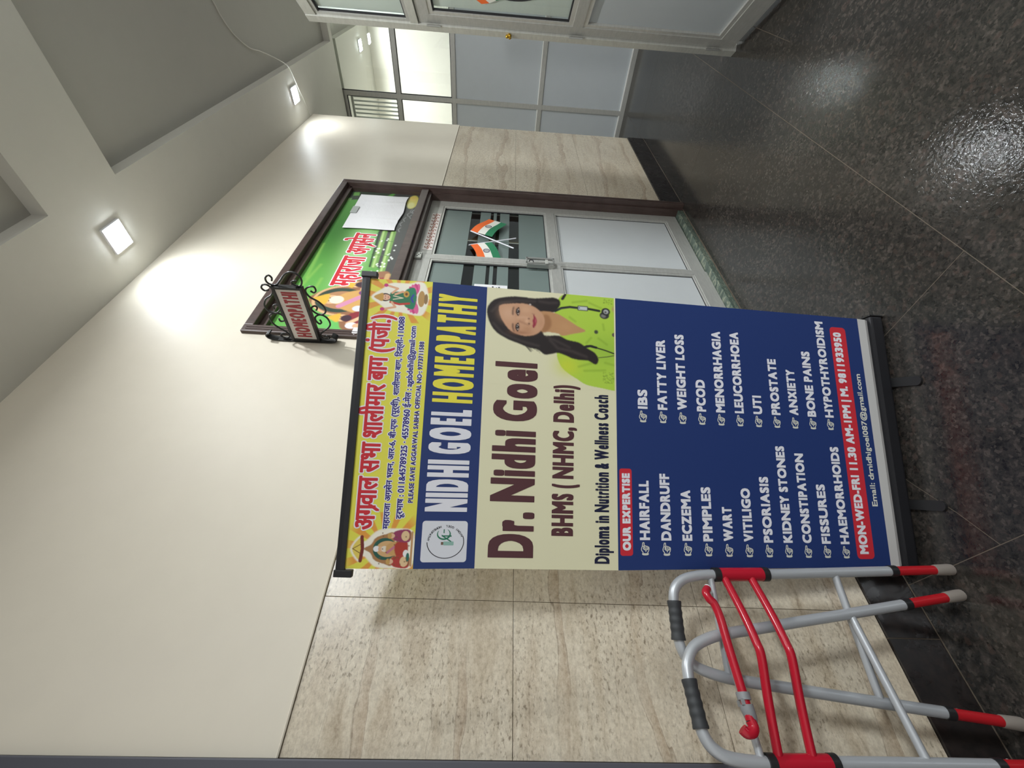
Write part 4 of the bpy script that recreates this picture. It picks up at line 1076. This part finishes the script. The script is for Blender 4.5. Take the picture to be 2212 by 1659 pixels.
cv.spline([(640, 430), (655, 450), (672, 480), (675, 515), (665, 550), (645, 578), (632, 560), (638, 525), (630, 505), (640, 470)], (166, 58, 76), 1.5)
cv.line([(640, 434), (650, 470), (648, 510), (650, 545), (640, 574)], 4, (110, 34, 48), 1.5, 0.9); cv.glow(662, 500, 9, 24, (206, 110, 120), 0.6)
cv.line([(628, 425), (648, 428)], 6, (150, 100, 78), 4, 0.6)
cv.ell(602, 325, 11, 10, (196, 180, 170), 2)
# stethoscope
cv.line([(868, 372), (930, 335), (1020, 315), (1110, 318)], 26, (40, 44, 44), 2); cv.line([(1210, 318), (1280, 325), (1340, 332)], 26, (40, 44, 44), 2)
cv.line([(900, 352), (1020, 322), (1100, 324)], 6, (92, 100, 98), 3, 0.6)
cv.poly([(1105, 293), (1213, 293), (1213, 343), (1105, 343)], (60, 66, 66), 1); cv.poly([(1112, 300), (1206, 300), (1206, 336), (1112, 336)], (206, 212, 214), 1); cv.ell(1122, 316, 7, 7, (60, 90, 140), 1.5)
cv.ell(1395, 378, 52, 40, (58, 60, 58), 2); cv.ell(1385, 384, 26, 20, (130, 130, 126), 3); cv.ell(1410, 335, 48, 42, (44, 46, 46), 2); cv.ell(1412, 335, 26, 24, (190, 192, 190), 3); cv.ell(1408, 340, 12, 11, (70, 70, 70), 3)
cv.line([(1180, 760), (1200, 730), (1260, 725), (1300, 742), (1400, 765), (1500, 795)], 14, (38, 40, 40), 2); cv.line([(1180, 745), (1240, 730), (1305, 742)], 26, (38, 40, 40), 2); cv.line([(1330, 850), (1420, 835), (1500, 815)], 8, (60, 66, 52), 2)
cv.ell(1305, 570, 22, 22, (86, 96, 66), 2); cv.ell(1498, 588, 22, 22, (100, 92, 78), 2); cv.ell(1305, 570, 8, 8, (50, 56, 40), 2)
cv.glow(1490, 300, 14, 30, (196, 148, 120), 0.8)
cv.grid('portrait_print', M['picture'], pmap(0.0002), bn)

# devotional pictures in sunbursts at the ends of the yellow strip
def sunburst(x0, x1, cx, cz, R, paint, nm):
    cvs = Canvas(x0, x1, 1.6905, 1.886, 150, 140, (230, 224, 84))
    ang = np.arctan2(cvs.Y-cz, cvs.X-cx); rad = np.hypot(cvs.X-cx, cvs.Y-cz)
    a = (np.sin(ang*14) > 0.1).astype(float)*np.clip((R-rad)/(R*0.25), 0, 1)
    cvs.blend(cvs.blur(a, 1)*0.9, (232, 150, 66)); paint(cvs); 
    cvs.grid(nm, M['picture'], lambda x, z: bpt(x, z, 0.00015), bn)
def goddess(c):
    x, z = bx_(0.930), 1.79
    halo = [(x, z+0.088), (x+0.03, z+0.055), (x+0.05, z+0.03), (x+0.052, z-0.03), (x+0.06, z-0.055), (x+0.05, z-0.078), (x, z-0.09), (x-0.05, z-0.078), (x-0.058, z-0.055), (x-0.05, z-0.01), (x-0.045, z+0.03), (x-0.025, z+0.06)]
    c.spline(halo, (250, 244, 226), 3)
    for i in range(13):
        a = math.radians(-10+200*i/12); c.ell(x+0.034*math.cos(a), z-0.05+0.016*math.sin(a), 0.019, 0.0075, (214, 70, 134) if i % 2 else (232, 108, 160), 1, 1, a)
    c.ell(x, z-0.068, 0.028, 0.011, (190, 150, 90), 1); c.ell(x, z-0.082, 0.018, 0.006, (150, 120, 80), 1)
    c.spline([(x-0.036, z-0.045), (x-0.03, z-0.02), (x-0.012, z-0.012), (x+0.014, z-0.012), (x+0.032, z-0.022), (x+0.036, z-0.045), (x, z-0.052)], (40, 132, 96), 1)
    c.spline([(x-0.018, z-0.03), (x-0.02, z+0.02), (x-0.010, z+0.032), (x+0.010, z+0.032), (x+0.02, z+0.02), (x+0.018, z-0.03)], (50, 122, 84), 1)
    c.line([(x-0.016, z+0.028), (x-0.022, z), (x-0.018, z-0.03)], 0.007, (196, 62, 50), 1)
    c.line([(x-0.016, z+0.024), (x-0.032, z+0.012), (x-0.040, z+0.044)], 0.007, (232, 178, 140), 1); c.line([(x+0.016, z+0.024), (x+0.032, z+0.008), (x+0.040, z+0.036)], 0.007, (232, 178, 140), 1)
    c.ell(x-0.041, z+0.052, 0.006, 0.007, (206, 60, 126), 1); c.ell(x+0.042, z+0.045, 0.006, 0.007, (206, 60, 126), 1)
    c.line([(x+0.012, z+0.014), (x+0.022, z-0.008), (x+0.016, z-0.022)], 0.007, (232, 178, 140), 1); c.ell(x+0.014, z-0.02, 0.011, 0.009, (206, 160, 70), 1); c.ell(x+0.014, z-0.02, 0.005, 0.004, (120, 70, 40), 1)
    c.line([(x-0.012, z-0.042), (x, z-0.036), (x+0.012, z-0.042)], 0.006, (60, 70, 160), 1); c.line([(x-0.006, z+0.02), (x, z-0.01), (x+0.006, z+0.02)], 0.003, (230, 220, 190), 1)
    c.ell(x, z+0.045, 0.014, 0.017, (60, 40, 36), 1); c.ell(x, z+0.043, 0.010, 0.0135, (236, 188, 156), 1)
    c.spline([(x-0.013, z+0.052), (x-0.010, z+0.066), (x, z+0.080), (x+0.010, z+0.066), (x+0.013, z+0.052)], (206, 158, 76), 1)
    for d in (-0.004, 0.004): c.ell(x+d, z+0.045, 0.0018, 0.0012, (60, 40, 30), 0.8)
    c.line([(x-0.003, z+0.036), (x+0.003, z+0.036)], 0.0016, (190, 60, 60), 0.8)
def king(c):
    x, z = bx_(0.0605), 1.78
    c.spline([(x, z+0.095), (x+0.035, z+0.07), (x+0.02, z+0.055), (x+0.05, z+0.02), (x+0.056, z-0.03), (x+0.05, z-0.082), (x, z-0.09), (x-0.05, z-0.082), (x-0.052, z-0.03), (x-0.048, z+0.02), (x-0.02, z+0.055), (x-0.035, z+0.07)], (250, 244, 226), 3)
    c.spline([(x-0.032, z+0.064), (x, z+0.090), (x+0.032, z+0.064), (x, z+0.058)], (232, 208, 96), 1); c.line([(x-0.032, z+0.064), (x, z+0.060), (x+0.032, z+0.064)], 0.010, (120, 46, 40), 1)
    c.line([(x, z+0.088), (x-0.012, z+0.066)], 0.002, (120, 80, 40), 1); c.line([(x, z+0.088), (x+0.012, z+0.066)], 0.002, (120, 80, 40), 1)
    c.spline([(x, z+0.056), (x+0.012, z+0.036), (x+0.03, z+0.024), (x+0.040, z-0.004), (x+0.040, z-0.03), (x-0.040, z-0.03), (x-0.040, z-0.004), (x-0.03, z+0.024), (x-0.012, z+0.036)], (172, 126, 80), 1)
    c.ell(x, z-0.004, 0.030, 0.034, (40, 92, 78), 1); c.ell(x, z-0.012, 0.022, 0.032, (214, 172, 120), 1)
    c.ell(x, z+0.020, 0.008, 0.009, (240, 240, 240), 1); c.ell(x, z+0.006, 0.0075, 0.009, (226, 180, 140), 1); c.ell(x, z-0.003, 0.008, 0.009, (232, 220, 200), 1)
    c.spline([(x-0.02, z-0.05), (x-0.012, z-0.012), (x+0.012, z-0.012), (x+0.022, z-0.05), (x, z-0.06)], (206, 160, 100), 1)
    c.line([(x-0.01, z-0.012), (x+0.008, z-0.035), (x+0.014, z-0.055)], 0.007, (196, 120, 140), 1); c.spline([(x-0.02, z-0.04), (x+0.014, z-0.034), (x+0.022, z-0.066), (x-0.008, z-0.07)], (176, 60, 48), 1)
    for d, cc in ((-0.034, (180, 62, 56)), (0.036, (150, 60, 96))):
        c.spline([(x+d-0.016, z-0.074), (x+d-0.012, z-0.03), (x+d+0.012, z-0.03), (x+d+0.016, z-0.074)], cc, 1); c.ell(x+d, z-0.022, 0.007, 0.009, (228, 184, 150), 1); c.ell(x+d, z-0.016, 0.008, 0.006, (200, 160, 90), 1)
        c.ell(x+d, z-0.062, 0.014, 0.012, (228, 196, 150), 1); c.line([(x+d-0.010, z-0.076), (x+d+0.010, z-0.076)], 0.004, (150, 100, 60), 1)
    c.ell(x-0.012, z-0.066, 0.010, 0.008, (240, 238, 236), 1); c.ell(x-0.022, z-0.072, 0.012, 0.005, (40, 110, 96), 1); c.line([(x-0.044, z-0.082), (x+0.046, z-0.082)], 0.006, (196, 150, 100), 1)
    for i in range(22): c.ell(x-0.045+0.09*rng.random(), z-0.08+0.09*rng.random(), 0.0022, 0.0022, (120, 84, 50), 0.8, 0.7)
sunburst(bx_(0.0), bx_(0.175), bx_(0.0605), 1.775, 0.125, king, 'picture_print')
sunburst(bx_(0.835), bx_(1.0), bx_(0.930), 1.79, 0.125, goddess, 'picture_print')

# hardware of the stand
def bfr(o): return (tuple(B0+BN*o), tuple(BD), tuple(BN))
box('base', M['base_blk'], -0.016, BW+0.004, -0.078, 0.0, 0.006, 0.054, bn, 0.008, bfr(0.002))
for u in (-0.021, BW+0.0045): box('end_cap', M['blackpl'], u, u+0.0045, -0.08, 0.001, 0.004, 0.056, bn, 0.001, bfr(0.002))
def foot(p0, p1, w):
    p0, p1 = np.array(p0), np.array(p1); d = (p1-p0)/np.linalg.norm(p1-p0); nn = np.array([-d[1], d[0]]); pts = []
    L_ = np.linalg.norm(p1-p0)
    out = [p0+nn*w, p0-nn*w] + [p1-d*w+w*(d*math.sin(a)-nn*math.cos(a)) for a in np.linspace(0, math.pi, 9)]
    bm = bmesh.new(); t = [bm.verts.new((q[0], q[1], 0.009)) for q in out]; b = [bm.verts.new((q[0], q[1], 0.001)) for q in out]
    bm.faces.new(t); bm.faces.new(b[::-1])
    for i in range(len(t)): bm.faces.new((t[i], b[i], b[(i+1) % len(t)], t[(i+1) % len(t)]))
    obj('swivel_foot', bm, M['blackpl'], bn)
foot((1.105, 1.085), (1.015, 0.972), 0.0165); foot((0.72, 1.30), (0.650, 1.176), 0.0165)
# top clamp rail, its end caps and the support pole behind
a0 = np.array(bpt(-0.018, 1.897)); a1 = np.array(bpt(BW+0.018, 1.897))
bm = bmesh.new()
prof_ = [(-0.006, -0.012), (0.006, -0.012), (0.0075, 0.0), (0.006, 0.012), (0.0, 0.015), (-0.006, 0.012)]
ra = [bm.verts.new(tuple(a0+BN*o_+np.array([0, 0, h]))) for o_, h in prof_]; rb = [bm.verts.new(tuple(a1+BN*o_+np.array([0, 0, h]))) for o_, h in prof_]
for i in range(6): bm.faces.new((ra[i], ra[(i+1) % 6], rb[(i+1) % 6], rb[i]))
bm.faces.new(ra); bm.faces.new(rb[::-1])
obj('top_rail', bm, M['base_blk'], bn)
for X in (-0.022, BW+0.002):
    q = np.array(bpt(X, 1.885)); box('rail_end_cap', M['blackpl'], 0, 0.020, -0.010, 0.010, -0.022, 0.029, bn, 0.003, (tuple(q), tuple(BD), tuple(BN)))
pb = B0+BD*BW*0.5
tube('support_pole', M['silver'], [tuple(pb-BN*0.035+np.array([0, 0, 0.05])), tuple(pb+BN*0.138-BD*0.02+np.array([0, 0, 1.885]))], 0.008, bn, 10)

# ------------------------------------------------------------------ folded walking frame
wk = empty('walking_frame', (0.26, 1.32, 0)); tag(wk, 'folded grey and red walking frame standing against the tiled wall', 'walker')
def frame_map(o, e):
    o, e = Vector(o), Vector(e); d = (e-o); d.z = 0; d.normalize()
    return lambda u, z, off=0.0: o + d*u + Vector((0, 0, z)) + Vector((d.y, -d.x, 0))*off
f1 = frame_map((0.494, 1.295, 0), (0.118, 1.379, 0))      # right frame, towards the wall
f2 = frame_map((0.016, 1.315, 0), (0.418, 1.316, 0))      # left frame, in front
RT = 0.0145
P1 = [(0.011, 0.205), (0.0215, 0.41), (0.032, 0.617), (0.037, 0.775), (0.044, 0.845), (0.060, 0.890), (0.092, 0.914), (0.15, 0.919), (0.209, 0.920), (0.244, 0.911), (0.270, 0.889), (0.286, 0.85), (0.300, 0.787), (0.315, 0.66), (0.329, 0.539), (0.348, 0.37), (0.366, 0.205)]
P2 = [(0.012, 0.205), (0.013, 0.41), (0.013, 0.624), (0.012, 0.776), (0.018, 0.860), (0.031, 0.898), (0.056, 0.920), (0.10, 0.928), (0.15, 0.928), (0.19, 0.926), (0.218, 0.918), (0.250, 0.893), (0.272, 0.845), (0.285, 0.79), (0.3, 0.69), (0.322, 0.55), (0.345, 0.40), (0.376, 0.205)]
T1 = smooth_path([f1(u, z) for u, z in P1], 4); T2 = smooth_path([f2(u, z) for u, z in P2], 4)
tube('side_frame', M['silver'], T1, RT, wk, 16); tube('side_frame', M['silver'], T2, RT, wk, 16)
def legset(f, pts):
    (ua, za), (ub, zb) = pts      # point on the leg at z=.41 and at z=.205
    k = (ub-ua)/(za-zb)
    at = lambda z: f(ub+k*(0.205-z), z)
    tube('collar', M['blackpl'], [at(0.212), at(0.190)], RT+0.0022, wk, 16)
    lg = tube('leg_extension', M['redfoot'], [at(0.192), at(0.045)], 0.0134, wk, 14)
    bm = bmesh.new(); add_tube(bm, [at(0.060), at(0.055), at(0.03), at(0.012), at(0.001)], [0.0142, 0.0156, 0.0162, 0.0168, 0.0160], 16)
    obj('rubber_foot', bm, M['rubber'], wk, True)
    bm = bmesh.new(); bmesh.ops.create_uvsphere(bm, u_segments=8, v_segments=6, radius=0.0035, matrix=Matrix.Translation(at(0.165)+Vector((0.012, 0.004, 0))))
    obj('push_button', bm, M['steel'], lg, True)
legset(f1, ((0.0215, 0.41), (0.011, 0.205))); legset(f1, ((0.348, 0.37), (0.366, 0.205)))
legset(f2, ((0.013, 0.41), (0.012, 0.205))); legset(f2, ((0.345, 0.40), (0.376, 0.205)))
# hand grips with finger swells
def grip(f, u0, u1, z0, z1):
    pts, rs = [], []
    for i in range(25):
        t = i/24; pts.append(f(u0+(u1-u0)*t, z0+(z1-z0)*t)); rs.append(0.0178+0.0016*math.sin(t*math.pi*5)**2 + (0.0018 if i in (0, 1, 23, 24) else 0))
    bm = bmesh.new(); add_tube(bm, pts, rs, 18); obj('hand_grip', bm, M['grip'], wk, True)
grip(f1, 0.112, 0.212, 0.9165, 0.9203); grip(f2, 0.176, 0.074, 0.9272, 0.925)
# hinge sleeves on the front legs
for f, u0, z0, u1, z1 in ((f1, 0.0318, 0.612, 0.0372, 0.780), (f2, 0.0131, 0.612, 0.0119, 0.782)):
    p = lambda t: f(u0+(u1-u0)*t, z0+(z1-z0)*t)
    s = tube('hinge_sleeve', M['red'], [p(0.09), p(0.91)], RT+0.005, wk, 18)
    tube('sleeve_cap', M['blackpl'], [p(-0.01), p(0.10)], RT+0.0058, s, 18); tube('sleeve_cap', M['blackpl'], [p(0.90), p(1.01)], RT+0.0058, s, 18)
# bowed red front bars
for zz, bow in ((0.752, 1.0), (0.668, 0.92)):
    ua = f1(0.036, zz); ub = f2(0.0125, zz)
    pts = [ua, (0.395, 1.301-0.020*bow, zz-0.001), (0.327, 1.302-0.042*bow, zz-0.002), (0.270, 1.305-0.058*bow, zz-0.002), (0.235, 1.305-0.060*bow, zz-0.002), (0.155, 1.309-0.034*bow, zz-0.001), (0.09, 1.312-0.016*bow, zz), ub]
    tube('front_bar', M['red'], smooth_path(pts, 5), 0.0112, wk, 14)
# side stretchers
tube('side_stretcher', M['silver'], [f1(0.043, 0.792), f1(0.299, 0.794)], 0.0095, wk, 12)
tube('side_stretcher', M['silver'], [f2(0.014, 0.795), f2(0.284, 0.797)], 0.0095, wk, 12)
tube('side_stretcher', M['silver'], [f1(0.0215, 0.394), f1(0.346, 0.381)], 0.0105, wk, 12)
tube('side_stretcher', M['silver'], [f2(0.0135, 0.379), f2(0.345, 0.393)], 0.0105, wk, 12)
# folding lock bar with its hooks and grey clip
k = 0.985
lb = tube('lock_bar', M['red'], smooth_path([(0.412, 1.292, 0.819), (0.398, 1.281, 0.832), (0.381, 1.278, 0.829), (0.367, 1.2785, 0.818), (0.33, 1.279, 0.812), (0.266, 1.280, 0.812), (0.163, 1.281, 0.810), (0.105, 1.282, 0.810)], 5), 0.0115, wk, 14)
tube('lock_bar_plug', M['pwhite'], [(0.4115, 1.2915, 0.8195), (0.417, 1.296, 0.8155)], 0.0100, lb, 12)
tube('lock_hook', M['red'], smooth_path([(0.105, 1.282, 0.810), (0.092, 1.281, 0.808), (0.083, 1.280, 0.816), (0.082, 1.280, 0.830), (0.089, 1.280, 0.838)], 5), 0.0125, lb, 14)
bm = bmesh.new()
add_tube(bm, [(0.162, 1.2815, 0.810), (0.146, 1.2818, 0.810)], 0.0165, 16)
add_tube(bm, [(0.137, 1.2822, 0.8095), (0.128, 1.2825, 0.809), (0.112, 1.286, 0.805), (0.104, 1.292, 0.802)], [0.0165, 0.0165, 0.0150, 0.0130], 16)
add_box(bm, 0.135, 0.148, 1.2685, 1.2735, 0.817, 0.825); add_box(bm, 0.135, 0.148, 1.294, 1.3125, 0.803, 0.816)
obj('lock_clip', bm, M['greypl'], lb, True)
